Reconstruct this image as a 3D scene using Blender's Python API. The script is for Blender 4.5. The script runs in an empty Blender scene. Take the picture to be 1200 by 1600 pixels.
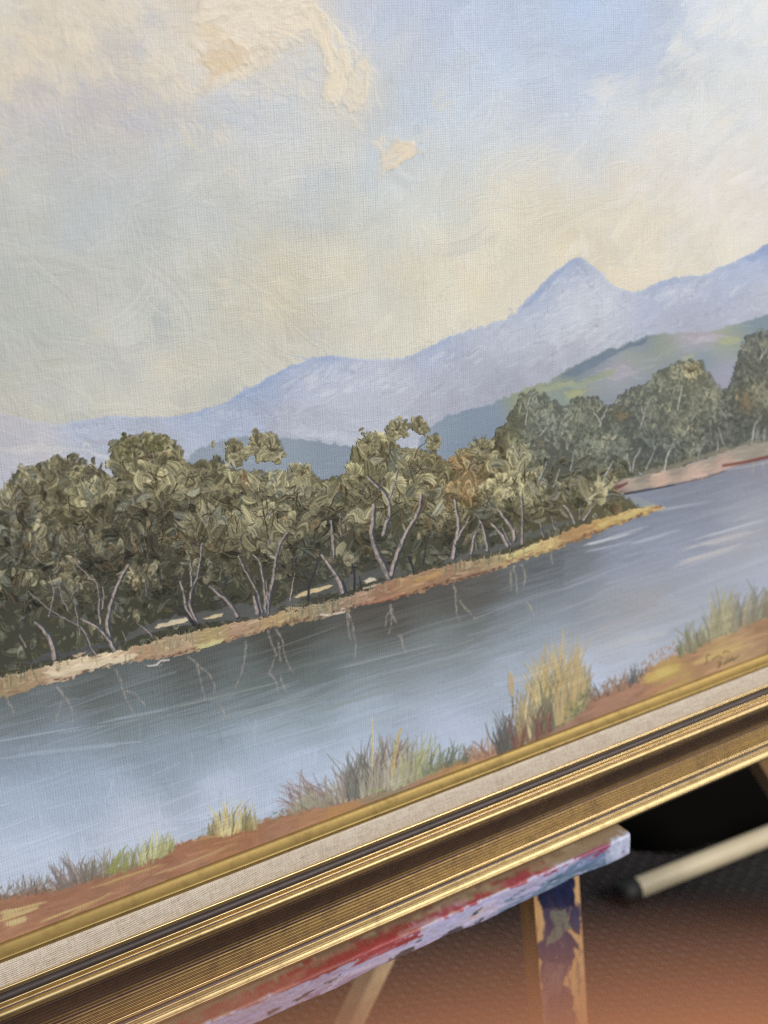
import bpy, bmesh, math, random
import numpy as np
from mathutils import Matrix, Vector

# ================================================================ camera, light, exposure
sc = bpy.context.scene
# camera geometry in the frame of the painting: X along the lower rail, Z up the canvas, -Y towards the viewer,
# origin at the lower right corner of the visible canvas (metres)
F, CX, CY = 2000., 600., 800.
def nrm(a): return a/np.linalg.norm(a)
RU = nrm(np.array([3400., -840., 2000.])); DN = np.array([182., 5500., 2000.]); DN = nrm(DN-RU*(DN@RU)); NN = np.cross(RU, DN)
P0 = np.array([0, 0, .6])
def ray(x, y): return np.array([(x-CX)/F, (y-CY)/F, 1.])
def hitp(x, y, w=0.):
    r = ray(x, y); return r*(((P0-NN*w)@NN)/(r@NN))
C0 = hitp(1199.5, 1016)
def tol(p): q = p-C0; return np.array([q@RU, q@NN, -(q@DN)])
def toloc(x, y, w=0.):
    """point on the plane lying w metres in front of the canvas, seen at photo pixel x, y"""
    return tol(hitp(x, y, w))
TILT = math.radians(8); HB = .45
ct, st = math.cos(TILT), math.sin(TILT)
RM = np.array([[1, 0, 0], [0, ct, st], [0, -st, ct]])
MW = Matrix(((1, 0, 0, 0), (0, ct, st, 0), (0, -st, ct, HB), (0, 0, 0, 1)))
def wld(L): return RM@np.asarray(L)+np.array([0, 0, HB])
LC = np.array([RU, NN, -DN])                    # camera coords (x right, y down, z forward) -> painting frame
camw = wld(tol(np.zeros(3)))
Rw = RM@LC
def ray_floor(x, y, z=0.):
    r = Rw@ray(x, y); return camw+r*((z-camw[2])/r[2])
def camp(x, y, z): return camw+Rw@np.array([x, y, z])     # a point given from where the photographer stands
cd = bpy.data.cameras.new('camera'); cam = bpy.data.objects.new('camera', cd); sc.collection.objects.link(cam)
cam.matrix_world = Matrix(((Rw[0, 0], -Rw[0, 1], -Rw[0, 2], camw[0]), (Rw[1, 0], -Rw[1, 1], -Rw[1, 2], camw[1]), (Rw[2, 0], -Rw[2, 1], -Rw[2, 2], camw[2]), (0, 0, 0, 1)))
cd.sensor_fit = 'VERTICAL'; cd.sensor_height = 36.; cd.sensor_width = 27.; cd.lens = 45.
cd.clip_start = .005; cd.clip_end = 50
cd.dof.use_dof = True; cd.dof.focus_distance = .565; cd.dof.aperture_fstop = 8.8
sc.camera = cam

w_ = bpy.data.worlds.new('World'); sc.world = w_; w_.use_nodes = True
bg = w_.node_tree.nodes['Background']; bg.inputs[0].default_value = (.86, .93, 1., 1); bg.inputs[1].default_value = .40

def area(name, loc, target, size, power, col, sy=None):
    l = bpy.data.lights.new(name, 'AREA'); l.size = size; l.energy = power; l.color = col
    if sy: l.shape = 'RECTANGLE'; l.size_y = sy
    o = bpy.data.objects.new(name, l); sc.collection.objects.link(o)
    L = Vector(wld(loc)); T = Vector(wld(target)); o.location = L; o.rotation_euler = (T-L).to_track_quat('-Z', 'Y').to_euler()
area('window_light', (2.0, -2.9, 2.3), (-.25, 0, .12), 1.9, 204., (1., .965, .91), 1.9)
sc.view_settings.view_transform = 'Standard'; sc.view_settings.look = 'None'; sc.view_settings.exposure = 0.; sc.view_settings.gamma = 1.
sc.cycles.max_bounces = 6; sc.cycles.use_denoising = False; sc.cycles.filter_width = 1.05

# ================================================================ helpers
def link(name, me, mat=None, parent=None, smooth=False):
    o = bpy.data.objects.new(name, me); sc.collection.objects.link(o)
    if mat is not None:
        for m in (mat if isinstance(mat, (list, tuple)) else [mat]): me.materials.append(m)
    if parent is not None: o.parent = parent
    if smooth: me.polygons.foreach_set('use_smooth', np.ones(len(me.polygons), bool))
    return o
def mesh(name, V, Fc):
    me = bpy.data.meshes.new(name); V = np.asarray(V, np.float32); Fc = np.asarray(Fc, np.int32); k = Fc.shape[1]
    me.vertices.add(len(V)); me.vertices.foreach_set('co', V.ravel())
    me.loops.add(Fc.size); me.loops.foreach_set('vertex_index', Fc.ravel())
    me.polygons.add(len(Fc)); me.polygons.foreach_set('loop_start', np.arange(0, Fc.size, k, dtype=np.int32)); me.polygons.foreach_set('loop_total', np.full(len(Fc), k, np.int32))
    me.update(calc_edges=True); return me
def empty(name, label, cat, mw=None, group=None):
    o = bpy.data.objects.new(name, None); o.empty_display_size = .05; sc.collection.objects.link(o)
    if mw is not None: o.matrix_world = mw
    o['label'] = label; o['category'] = cat
    if group: o['group'] = group
    return o
def lin(c): c = np.asarray(c, np.float64); return np.where(c <= .04045, c/12.92, ((c+.055)/1.055)**2.4)
def hl(h): return tuple(lin([int(h[i:i+2], 16)/255 for i in (0, 2, 4)]))+(1.,)

class NT:
    """small node-building helper"""
    def __init__(s, name):
        s.m = bpy.data.materials.new(name); s.m.use_nodes = True; s.t = s.m.node_tree; s.b = s.t.nodes['Principled BSDF']
    def n(s, typ, **kw):
        o = s.t.nodes.new(typ)
        for k, v in kw.items():
            if k.startswith('i_'): o.inputs[int(k[2:])].default_value = v
            else: setattr(o, k, v)
        return o
    def l(s, a, b): s.t.links.new(a, b)
    def coord(s, scale=(1, 1, 1), rot=(0, 0, 0)):
        t = s.n('ShaderNodeTexCoord'); m = s.n('ShaderNodeMapping'); m.inputs['Scale'].default_value = scale; m.inputs['Rotation'].default_value = rot; s.l(t.outputs['Object'], m.inputs[0]); return m.outputs[0]
    def noise(s, vec, sc_, det=4, rough=.6): 
        o = s.n('ShaderNodeTexNoise'); o.inputs['Scale'].default_value = sc_; o.inputs['Detail'].default_value = det; o.inputs['Roughness'].default_value = rough; s.l(vec, o.inputs['Vector']); return o.outputs['Fac']
    def math(s, op, a, b=None):
        o = s.n('ShaderNodeMath', operation=op)
        for i, v in enumerate((a, b)):
            if v is None: continue
            if isinstance(v, (int, float)): o.inputs[i].default_value = v
            else: s.l(v, o.inputs[i])
        return o.outputs[0]
    def ramp(s, fac, stops):
        o = s.n('ShaderNodeValToRGB'); e = o.color_ramp.elements
        while len(e) < len(stops): e.new(.5)
        for q, (p, c) in zip(e, stops): q.position = p; q.color = hl(c) if isinstance(c, str) else (c, c, c, 1)
        s.l(fac, o.inputs[0]); return o.outputs[0]
    def mix(s, fac, a, b, mode='MIX'):
        o = s.n('ShaderNodeMix', data_type='RGBA', blend_type=mode)
        for i, v in ((0, fac), (6, a), (7, b)):
            if isinstance(v, (int, float)): o.inputs[i].default_value = v
            elif isinstance(v, str): o.inputs[i].default_value = hl(v)
            else: s.l(v, o.inputs[i])
        return o.outputs[2]
    def bump(s, h, strength=.5, dist=.001, nrm_=None):
        o = s.n('ShaderNodeBump'); o.inputs['Strength'].default_value = strength; o.inputs['Distance'].default_value = dist; s.l(h, o.inputs['Height'])
        if nrm_ is not None: s.l(nrm_, o.inputs['Normal'])
        return o.outputs[0]
    def set(s, **kw):
        for k, v in kw.items():
            i = s.b.inputs[k.replace('_', ' ')]
            if isinstance(v, str): i.default_value = hl(v)
            elif isinstance(v, (int, float, tuple)): i.default_value = v
            else: s.l(v, i)
        return s.m
# ---------------------------------------------------------------- the oil painting
# pigments are laid on a raster stroke by stroke (colour + paint thickness); the raster is then read
# by the vertices of a dense displaced sheet, so the impasto is real relief
RX0, RY0, RW, RH = -130, -90, 1390, 1640
rng = np.random.default_rng(7)

def hexc(h):
    return np.array([int(h[i:i+2], 16) for i in (0, 2, 4)], np.float32)/255.

def up(g, W, H):
    """bilinear upscale of a small array to H x W (smooth steps)"""
    gh, gw = g.shape[:2]
    y = np.linspace(0, gh-1.001, H); x = np.linspace(0, gw-1.001, W)
    y0 = y.astype(int); x0 = x.astype(int); fy = y-y0; fx = x-x0
    fy = fy*fy*(3-2*fy); fx = fx*fx*(3-2*fx)
    if g.ndim == 3: fy = fy[:, None, None]; fx = fx[None, :, None]
    else: fy = fy[:, None]; fx = fx[None, :]
    a = g[y0][:, x0]; b = g[y0][:, x0+1]; c = g[y0+1][:, x0]; d = g[y0+1][:, x0+1]
    return ((a*(1-fx)+b*fx)*(1-fy)+(c*(1-fx)+d*fx)*fy).astype(np.float32)

def vnoise(cell, octs=3, seed=0, W=RW, H=RH, ax=1., ay=1.):
    r = np.random.default_rng(seed); o = 0; a = 1; t = 0
    for k in range(octs):
        c = cell/2**k
        g = r.standard_normal((max(3, int(H/(c*ay))+2), max(3, int(W/(c*ax))+2))).astype(np.float32)
        o = o+a*up(g, W, H); t += a*a; a *= .55
    return o/math.sqrt(t)

XX, YY = np.meshgrid(np.arange(RW, dtype=np.float32)+RX0, np.arange(RH, dtype=np.float32)+RY0)
COL = np.zeros((RH, RW, 3), np.float32)
HGT = np.zeros((RH, RW), np.float32)          # paint thickness, millimetres
THK = np.zeros((RH, RW), np.float32)          # 1 where thick paint hides the canvas weave
RID = np.zeros((RH, RW), np.uint8)
_b = np.random.default_rng(3).standard_normal(8192)
def _sm(a, k): return np.convolve(a, np.ones(k)/k, 'same')*math.sqrt(k)
BRI = (_sm(_b, 2)*.2+_sm(np.roll(_b, 999), 6)*.7+_sm(np.roll(_b, 3333), 15)*.55)
BRI = np.clip(BRI*.33+.5, 0, 1).astype(np.float32)

def field(pts, sig=42., cell=8):
    """smooth colour field through scattered colour notes"""
    P = np.array([(p[0], p[1]) for p in pts], np.float32); Cc = np.array([hexc(p[2]) for p in pts])
    gw, gh = RW//cell+2, RH//cell+2
    gx = RX0+np.arange(gw)*cell*RW/((gw-1)*cell); gy = RY0+np.arange(gh)*cell*RH/((gh-1)*cell)
    X, Y = np.meshgrid(gx, gy)
    d2 = (X[..., None]-P[:, 0])**2+(Y[..., None]-P[:, 1])**2
    d2m = d2.min(-1, keepdims=True)
    s2 = 2*(sig**2+.30*d2m)
    w = np.exp(-(d2-d2m)/s2)
    g = (w@Cc)/w.sum(-1, keepdims=True)
    return up(g.astype(np.float32), RW, RH)

def parse(s):
    o = []
    for t in s.split():
        a, b, c = t.split(','); o.append((float(a), float(b), c))
    return o
def pl(s):
    v = [float(q) for q in s.replace(';', ' ').replace(',', ' ').split()]
    return np.array(v).reshape(-1, 2)

def polymask(P, soft=1.5, warp=0., wcell=14, seed=1):
    """anti-aliased, slightly ragged mask of a polygon: returns bbox slices and mask"""
    m = int(warp*2+soft*2+3)
    x0 = max(int(P[:, 0].min())-m-RX0, 0); x1 = min(int(P[:, 0].max())+m-RX0, RW)
    y0 = max(int(P[:, 1].min())-m-RY0, 0); y1 = min(int(P[:, 1].max())+m-RY0, RH)
    X = XX[y0:y1, x0:x1]; Y = YY[y0:y1, x0:x1]
    if warp:
        h, w = X.shape
        X = X+warp*vnoise(wcell, 3, seed, w, h); Y = Y+warp*vnoise(wcell, 3, seed+77, w, h)
    ins = np.zeros(X.shape, bool); dm = np.full(X.shape, 1e9, np.float32)
    n = len(P)
    for i in range(n):
        ax, ay = P[i]; bx, by = P[(i+1) % n]
        if ay != by:
            c = ((ay > Y) != (by > Y)) & (X < (bx-ax)*(Y-ay)/(by-ay)+ax)
            ins ^= c
        ex, ey = bx-ax, by-ay; L2 = ex*ex+ey*ey+1e-6
        t = np.clip(((X-ax)*ex+(Y-ay)*ey)/L2, 0, 1)
        dm = np.minimum(dm, (X-ax-t*ex)**2+(Y-ay-t*ey)**2)
    sd = np.where(ins, 1, -1)*np.sqrt(dm)
    return (slice(y0, y1), slice(x0, x1)), np.clip(sd/(2*soft)+.5, 0, 1).astype(np.float32), sd

def lay(sl, a, col, h=None, thk=0., rid=None):
    a3 = a[..., None]
    COL[sl] = COL[sl]*(1-a3)+col*a3
    if h is not None: HGT[sl] = HGT[sl]*(1-a)+h*a
    THK[sl] = THK[sl]*(1-a)+thk*a
    if rid is not None:
        r = RID[sl]; r[a > .5] = rid

def win(x, y, R):
    x0 = int(x-R)-RX0; x1 = int(x+R)+2-RX0; y0 = int(y-R)-RY0; y1 = int(y+R)+2-RY0
    if x1 <= 0 or y1 <= 0 or x0 >= RW or y0 >= RH: return None
    x0 = max(x0, 0); y0 = max(y0, 0); x1 = min(x1, RW); y1 = min(y1, RH)
    return slice(y0, y1), slice(x0, x1)

def dab(x, y, ang, L, Wd, col, col2=None, bend=0., op=1., h=.05, amp=.05, dry=0., thk=0., rid=None, taper=0., mul=1., rag=.25, cross=0., rim=0.):
    """one bristle-brush stroke"""
    sl = win(x, y, L/2+Wd/2+abs(bend)+2)
    if sl is None: return
    dx = XX[sl]-x; dy = YY[sl]-y; c, s = math.cos(ang), math.sin(ang)
    u = (dx*c+dy*s)/(L/2)
    v = (-dx*s+dy*c-bend*(1-u*u))/(Wd/2)
    if taper: v = v/np.clip(1-taper*np.clip(u, -1, 1)**2, .15, 1)
    off = rng.integers(0, 3500)
    bi = BRI[(np.clip(v, -1.2, 1.2)*Wd*2.2*mul+off).astype(int) % 8192]
    if cross: bi = BRI[((np.clip(u, -1.2, 1.2)*L*.5+cross*v*v*Wd+60)*2.1*mul+off).astype(int) % 8192]
    end = 1+rag*(bi-.7)
    soft = 1.6/(Wd/2)
    a = np.clip((1-np.abs(v))/soft, 0, 1)*np.clip((end-np.abs(u))*L/2/2.5, 0, 1)
    if dry: a = a*np.clip((bi-dry*(.6+.4*u))*5, 0, 1)
    a = a*op
    if col2 is None: cc = col*(1+.10*(bi[..., None]-.5))
    else: cc = col*(1-bi[..., None])+col2*bi[..., None]
    if rim: sd_ = np.clip((np.abs(v)-.70)*5, 0, 1)*np.where(v*rim > 0, 1, .25); cc = cc*(1-.55*sd_[..., None])+hexc('2E2618')*.55*sd_[..., None]  # dark underpaint in the stroke edge, colouring in the crevice shade too
    hh = None
    if h is not None:
        edge = np.clip(1-np.abs(np.abs(v)-.86)/.16, 0, 1)
        hh = h*(.75+.5*edge+.35*np.clip(u, 0, 1)**3)+amp*(bi-.5)*2
        if op < 1: hh = HGT[sl]*.3+hh
    lay(sl, a, cc, hh, thk, rid)

def fan(x, y, ang, R, spread, col, col2, h=.5, amp=.14, thk=1., rid=3, op=1., curl=0.):
    """palette-knife / flat-brush scallop: pivot valley, radiating ridges, raised outer lip"""
    sl = win(x, y, R+2)
    if sl is None: return
    dx = XX[sl]-x; dy = YY[sl]-y
    r = np.sqrt(dx*dx+dy*dy)/R
    th = np.arctan2(dy, dx)-ang+curl*r
    th = (th+np.pi) % (2*np.pi)-np.pi
    off = rng.integers(0, 7000)
    k = 16*R/12
    bi = BRI[(np.clip(th, -2, 2)*k*2.0+off+3).astype(int) % 8192]
    ed = 1-.22*(th/spread)**2+.16*(bi-.5)
    a = np.clip((ed-r)*R/1.3, 0, 1)*np.clip((spread-np.abs(th))*(r*R+.5)/1.4, 0, 1)*op
    t = np.clip(r/ed, 0, 1)
    m = np.clip(.15+.85*t*t+.9*(bi-.5), 0, 1)[..., None]
    cc = col*(1-m)+col2*m
    hh = h*(.18+.95*t**1.4-.25*(th/spread)**2)+amp*(bi-.5)*2*(.4+.6*t)
    lay(sl, a, cc, HGT[sl]*.25+hh, thk, rid)

def line(P, w0, w1, col, op=1., h=.15, thk=1., rid=None, jit=0., off=0., brk=0.):
    """thin continuous rigger stroke along a polyline, tapering w0 -> w1; off shifts it sideways"""
    Q = [P[0]]
    for i in range(len(P)-1):
        L = np.hypot(*(P[i+1]-P[i])); n = max(1, int(L/6))
        for k in range(1, n+1): Q.append(P[i]+(P[i+1]-P[i])*k/n)
    Q = np.array(Q, float)
    for _ in range(2):
        if len(Q) > 3: Q[1:-1] = .5*Q[1:-1]+.25*(Q[:-2]+Q[2:])
    T = np.gradient(Q, axis=0); T /= np.linalg.norm(T, axis=1, keepdims=True)+1e-6
    Q = Q+off*np.stack([-T[:, 1], T[:, 0]], 1)+jit*rng.standard_normal(Q.shape)
    m = w0+4
    x0 = max(int(Q[:, 0].min()-m)-RX0, 0); x1 = min(int(Q[:, 0].max()+m)-RX0, RW)
    y0 = max(int(Q[:, 1].min()-m)-RY0, 0); y1 = min(int(Q[:, 1].max()+m)-RY0, RH)
    if x1 <= x0 or y1 <= y0: return
    sl = (slice(y0, y1), slice(x0, x1)); X = XX[sl]; Y = YY[sl]
    best = np.full(X.shape, -9., np.float32); sid = np.zeros(X.shape, np.float32)
    N = len(Q)-1
    for i in range(N):
        ax, ay = Q[i]; ex, ey = Q[i+1]-Q[i]; L2 = ex*ex+ey*ey+1e-6
        t = np.clip(((X-ax)*ex+(Y-ay)*ey)/L2, 0, 1)
        w = (w0+(w1-w0)*(i+t)/N)/2
        e = w-np.sqrt((X-ax-t*ex)**2+(Y-ay-t*ey)**2)
        best = np.maximum(best, e)
    a = np.clip(best+.5, 0, 1)*op
    if brk: a = a*np.clip(1.3-brk*2+1.1*vnoise(5, 2, int(rng.integers(1e6)), a.shape[1], a.shape[0])*brk, 0, 1)
    lay(sl, a, col*(1+.12*(BRI[((X*3+Y*7).astype(int)) % 8192][..., None]-.5)), HGT[sl]*.5+h*np.clip(best/(w0/2)+.3, 0, 1), thk*op, rid)

def mix(a, b, t): return a*(1-t)+b*t

def samp(F, x, y):
    return F[min(max(int(y-RY0), 0), RH-1), min(max(int(x-RX0), 0), RW-1)]

# ---- sky
SKY = parse('''0,0,D8D0C5 60,60,D8CFBE 150,100,D4CBBD 40,120,D8CCB8 220,60,D3CDC4 330,40,DBD0C0 420,60,DED2C0 480,30,DCD2C0 560,20,B9C2D6 620,30,B8C3D9
700,20,B7C3DB 800,30,B3C1DB 900,20,B4C3DD 1000,30,ADBDDB 1010,70,AABADA 1100,20,CAD2DE 1180,20,DBDCDF 1150,60,D4D9DF 480,90,CECDCB 540,110,D8CDBC 600,100,C2CAD6
700,90,C1CBD9 800,100,BFCADB 900,80,B6C5DC 1000,90,C0CBDC 1100,100,CDD4DC 60,160,CBC3BC 150,170,C5C0BF 100,200,C9C7C6 200,190,CDC8C1 370,190,C3C8D2 450,170,CCCED0
550,160,D0D0CC 650,160,C2CCDA 20,290,C6C5C0 100,260,BFC4C8 200,270,C0C4C7 300,270,C4C7C8 360,270,CDCCC6 450,230,CBCED0 550,240,CACED0 700,240,CED3D8 800,220,CAD2DC
870,170,BCC7DC 900,220,D1D4D8 1000,240,CED3DA 1040,140,D3D3D0 1100,200,D8D8D6 1150,220,D4D8DD 50,330,BFC3C2 150,340,C2C6C6 300,330,C5C9C8 450,320,CACDCB 600,320,CCCFCC
700,320,D0D1CA 800,320,D8D3C4 840,290,DAD1BF 950,320,D8D2C4 1050,270,D8D1C5 1080,300,DDD9D5 1150,300,DFD6CC 1200,260,D9D7D6 50,420,BDBFBA 200,420,C1C3BE 350,430,CAC8BC
450,440,CECAB9 440,480,D2C8B0 550,420,CFCDC0 650,420,D5D1C1 750,420,DBD3BE 850,380,DED5C0 1000,400,DFD6C3 1100,380,DDD8CB 1000,350,DCD2C0 50,520,BEC1BC 200,520,C1C4C2
350,520,C5C6BF 450,530,CCCBC1 600,500,D5D2C4 700,490,D9D4C4 800,450,DCD4C2 100,600,C4C5BD 200,600,C5C5BC 60,640,C6C6BF 300,600,CAC9BD 250,630,CECABF 500,540,CFCFC7''')
F_ = field(SKY)
COL[:] = np.clip(F_*(1+.020*vnoise(55, 4, 11)[..., None])+.006*vnoise(48, 3, 13)[..., None]*np.array([1.2, .2, -1.4], np.float32), 0, 1)
HGT[:] = .02*vnoise(9, 3, 12)
F0 = COL.copy()
# flow of the brushwork in the sky
fl = vnoise(220, 2, 5)
for i in range(2600):
    x = rng.uniform(RX0, RX0+RW); y = rng.uniform(RY0, 690)
    f = samp(fl, x, y)
    if x > 520: ang = -.85+.35*f+rng.normal(0, .22)
    else: ang = .5*f+(.35 if y > 380 else -.2)+rng.normal(0, .5)
    if rng.random() < .18: ang = -1.5+rng.normal(0, .15)
    L = rng.uniform(26, 85); W = rng.uniform(9, 24)
    jx, jy = rng.normal(0, 14, 2)
    c = samp(F0, x+jx, y+jy)*(1+rng.normal(0, .012)); c2 = samp(F0, x-jx, y-jy)*(1+rng.normal(.008, .014))
    big = rng.random() < .3
    dab(x, y, ang, L, W, c, c2, bend=rng.normal(0, L*.14), op=rng.uniform(.3, .75), h=.03, amp=.11 if big else .06, dry=rng.choice([0, 0, .35, .5]), mul=rng.uniform(.7, 1.15), rag=.7)
def arc(x, y, R, a0, a1, w, col, op=.8, h=.05, amp=.05):
    """sweeping curved brush mark"""
    n = max(2, int(abs(a1-a0)*R/20))
    sl = win(x, y, R+w)
    if sl is None: return
    dx = XX[sl]-x; dy = YY[sl]-y; r = np.sqrt(dx*dx+dy*dy); th = np.arctan2(dy, dx)
    am = (a0+a1)/2; dth = (th-am+np.pi) % (2*np.pi)-np.pi
    v = (r-R)/(w/2); off = rng.integers(0, 7000)
    bi = BRI[(np.clip(v, -1.2, 1.2)*w*.9+off+40).astype(int) % 8192]
    a = np.clip((1-np.abs(v))*w/3, 0, 1)*np.clip((abs(a1-a0)/2*(1+.5*(bi-.6))-np.abs(dth))*R/6, 0, 1)*op
    lay(sl, a, col*(1+.10*(bi[..., None]-.5)), HGT[sl]*.3+h+amp*(bi-.5)*2, 0)
for (x, y, R, a0, a1, w) in [(120, 395, 130, .1, 1.6, 60), (40, 640, 250, -1.5, -.7, 50), (230, 330, 190, .3, 1.3, 46), (330, 430, 130, .9, 2.4, 40), (460, 250, 70, -.8, .9, 34),
        (470, 200, 130, -.5, .8, 30), (660, 230, 60, 1.6, 3.6, 34), (700, 150, 70, -.2, 1.2, 26), (1110, 150, 90, 1.6, 3.0, 28), (1010, 280, 100, .4, 1.6, 30), (330, 540, 110, -.2, 1.1, 36),
        (540, 460, 150, 1.9, 2.9, 40), (110, 300, 90, .2, 2., 30), (250, 250, 75, .4, 2.4, 30), (330, 260, 60, -1., 1.2, 28), (820, 120, 130, .2, 1., 26), (1060, 640, 330, -2.2, -1.7, 30), (150, 560, 150, -.9, .4, 40)]:
    c = samp(F0, x+R*math.cos((a0+a1)/2), y+R*math.sin((a0+a1)/2))
    arc(x, y, R*rng.uniform(.9, 1.1), a0+rng.normal(0, .2), a0+(a1-a0)*rng.uniform(.5, .8), w*.8, c*1.0, .4, .02, .05)
# impasto clouds
def patch(s, col, col2, h=.35, ang=0.3, n=60, warp=5, seed=3, rid=0, L=34, W=12, soft=1.2, op=1., amp=.06, fuzz=0.):
    P = pl(s) if isinstance(s, str) else s
    sl, m, sd = polymask(P, soft, warp, 20, seed)
    nz_ = vnoise(26, 2, seed+5, m.shape[1], m.shape[0]); sf = soft+fuzz*np.clip(nz_+.35, 0, 1.6)
    m = np.clip(sd/(2*sf)+.5, 0, 1)*(1-(.35 if fuzz else 0)*np.clip(vnoise(18, 3, seed+6, m.shape[1], m.shape[0]), 0, 1))
    hh = h*(.55+.45*np.exp(-np.clip(sd, 0, 99)/5.))
    lay(sl, m*op, col*(1+.02*vnoise(16, 3, seed, m.shape[1], m.shape[0])[..., None]), HGT[sl]*.4+hh, .8*op, rid)
    x0, y0 = P.min(0); x1, y1 = P.max(0)
    k = 0
    for i in range(n*3):
        x = rng.uniform(x0, x1); y = rng.uniform(y0, y1)
        iy = int(y-RY0-sl[0].start); ix = int(x-RX0-sl[1].start)
        if iy < 0 or ix < 0 or iy >= m.shape[0] or ix >= m.shape[1] or sd[iy, ix] < W*.35: continue
        t = rng.random()
        c = mix(col, col2, t); a = ang(x, y) if callable(ang) else ang+rng.normal(0, .3)
        dab(x, y, a, min(L, 2.2*sd[iy, ix]+10)*rng.uniform(.6, 1.2), W*rng.uniform(.5, 1.2), c, c*1.03, bend=rng.normal(0, 4), op=rng.uniform(.4, .9), h=h*rng.uniform(.5, .85), amp=amp, thk=.8, rag=.5, mul=.7)
        k += 1
        if k >= n: break
def brushed(s, cols, n, ang, L=(24, 60), W=(9, 20), op=(.3, .75), h=.07, amp=.11, dry=(0, 0, .3, .45), out=5, seed=1, spread=.3):
    P = pl(s); x0, y0 = P.min(0)-out; x1, y1 = P.max(0)+out
    sl, m, sd = polymask(np.vstack([P]), 1., 0, 9, seed)
    k = 0
    for i in range(n*8):
        x = rng.uniform(x0, x1); y = rng.uniform(y0, y1); iy = int(y-RY0-sl[0].start); ix = int(x-RX0-sl[1].start)
        if iy < 0 or ix < 0 or iy >= sd.shape[0] or ix >= sd.shape[1]: continue
        d = sd[iy, ix]
        if d < -out or (d < 6 and rng.random() < .5): continue
        c = hexc(cols[rng.integers(0, len(cols))])*(1+rng.normal(0, .012)); a = (ang(x, y) if callable(ang) else ang)+rng.normal(0, spread)
        f = np.clip((d+out)/22, .25, 1)
        dab(x, y, a, rng.uniform(*L)*(.5+.5*f), rng.uniform(*W)*(.5+.5*f), c, mix(c, samp(COL, x, y), .25)*1.01, bend=rng.normal(0, 6), op=rng.uniform(*op)*(.45+.55*f), h=h*rng.uniform(.3, 1.2)*f, amp=amp, dry=rng.choice(dry), thk=.6*f, rag=.9, mul=rng.uniform(.9, 1.4))
        k += 1
        if k >= n: break
WARM = ['D9CFC0', 'DCD2C2', 'D4CBBE', 'DED3C0', 'CFC8C0']
cr, cr2, ccd = hexc('DDD1BE'), hexc('E4D9C8'), hexc('D6C0A2')
brushed('-140,-95 60,-95 120,10 100,60 165,70 172,118 110,135 70,150 20,110 -30,150 -140,120', WARM, 150, 1.1, out=10, seed=31)
brushed('190,58 235,80 262,96 292,132 303,168 290,186 258,182 232,158 212,130 190,110', WARM, 70, 1.35, L=(18, 44), W=(7, 15), seed=32)
brushed('-60,20 220,20 300,100 250,160 120,190 -60,190', ['CCC5BE', 'D2CABF', 'D6CDBF', 'C8C4C2'], 110, .9, op=(.2, .5), out=14, spread=.5, seed=30)
brushed('146,-95 215,-95 215,20 196,40 160,46 143,28', WARM, 60, 1.0, out=9, seed=33)
patch('292,66 303,40 326,-95 500,-95 486,12 478,42 452,72 430,100 395,112 362,124 318,138 322,112 314,84', cr, cr2, .42, lambda x, y: -.15+.012*(y-40)+rng.normal(0, .35), 110, 3.5, 34, L=46, W=15, soft=.9, fuzz=7, op=.85)
brushed('292,66 303,40 326,-95 500,-95 486,12 478,42 452,72 430,100 395,112 362,124 318,138 322,112 314,84', ['DDD1BE', 'E2D7C6', 'DACDB8', 'DFD5C4'], 120, lambda x, y: -.15+.012*(y-40), L=(24, 56), W=(8, 17), h=.2, amp=.14, out=2, spread=.35, seed=34)
brushed('440,60 500,60 505,130 470,160 400,170 330,160 400,120', ['CFCECB', 'D3D0C9', 'CACCCF', 'D8D2C8'], 60, .4, L=(18, 40), W=(7, 14), out=10, op=(.25, .6), seed=44)
patch('322,78 352,62 388,78 380,100 345,116 320,134 324,110 316,92', ccd, cr, .5, .9, 26, 3, 35, soft=.9, fuzz=9, op=.6)
for _s in ('300,70 330,80 360,100 330,130 318,136', '360,20 420,10 440,50 400,70', '480,20 520,30 545,70 540,120 520,110 505,70', '548,110 575,100 580,140 560,170 540,170', '596,240 640,222 655,238 620,254', '400,70 450,60 440,90 380,110'):
    brushed(_s, ['CDBFA8', 'E6DCCA', 'D2C8BC', 'DCCCB0', 'C8C2BC'], 26, 1.0, L=(12, 30), W=(4, 9), op=(.3, .7), h=.26, amp=.16, out=3, spread=.4, seed=52)
patch('466,14 492,8 522,40 540,68 545,104 541,140 520,166 500,164 508,120 503,84 488,56 468,44', hexc('DED2BC'), hexc('E4D8C4'), .46, lambda x, y: 1.0+.006*(y-20)+rng.normal(0, .12), 60, 3, 36, L=50, W=10, soft=.9, amp=.09, fuzz=9, op=.8)
brushed('520,150 560,170 560,190 500,190 450,180 480,160', ['D2CEC6', 'D8D2C6', 'CDCFD0'], 50, 1.2, L=(14, 34), W=(6, 12), out=10, op=(.25, .6), seed=45)
patch('546,108 560,92 574,92 581,112 578,148 562,172 541,176 530,160 540,132', hexc('DAD0BF'), hexc('E0D6C4'), .4, 1.6, 30, 3, 37, W=9, soft=.9, fuzz=9, op=.8)
brushed('436,122 470,84 500,62 506,96 503,132 480,140 452,146', ['CDCFD1', 'D3D2CE', 'D8D4CC'], 50, 1.4, L=(16, 40), W=(6, 12), out=6, seed=38)
brushed('266,188 286,178 320,190 352,192 376,214 370,232 338,232 300,226 276,208', ['D4D0C8', 'DAD3C6', 'D0CFCC'], 80, 1.1, L=(12, 32), W=(5, 10), out=6, seed=39)
brushed('338,258 356,252 380,262 392,282 378,306 352,300 366,282', ['D4CFC4', 'DAD1C0', 'CCCCC8'], 50, 1.1, L=(10, 28), W=(4, 9), out=7, seed=40)
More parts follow.
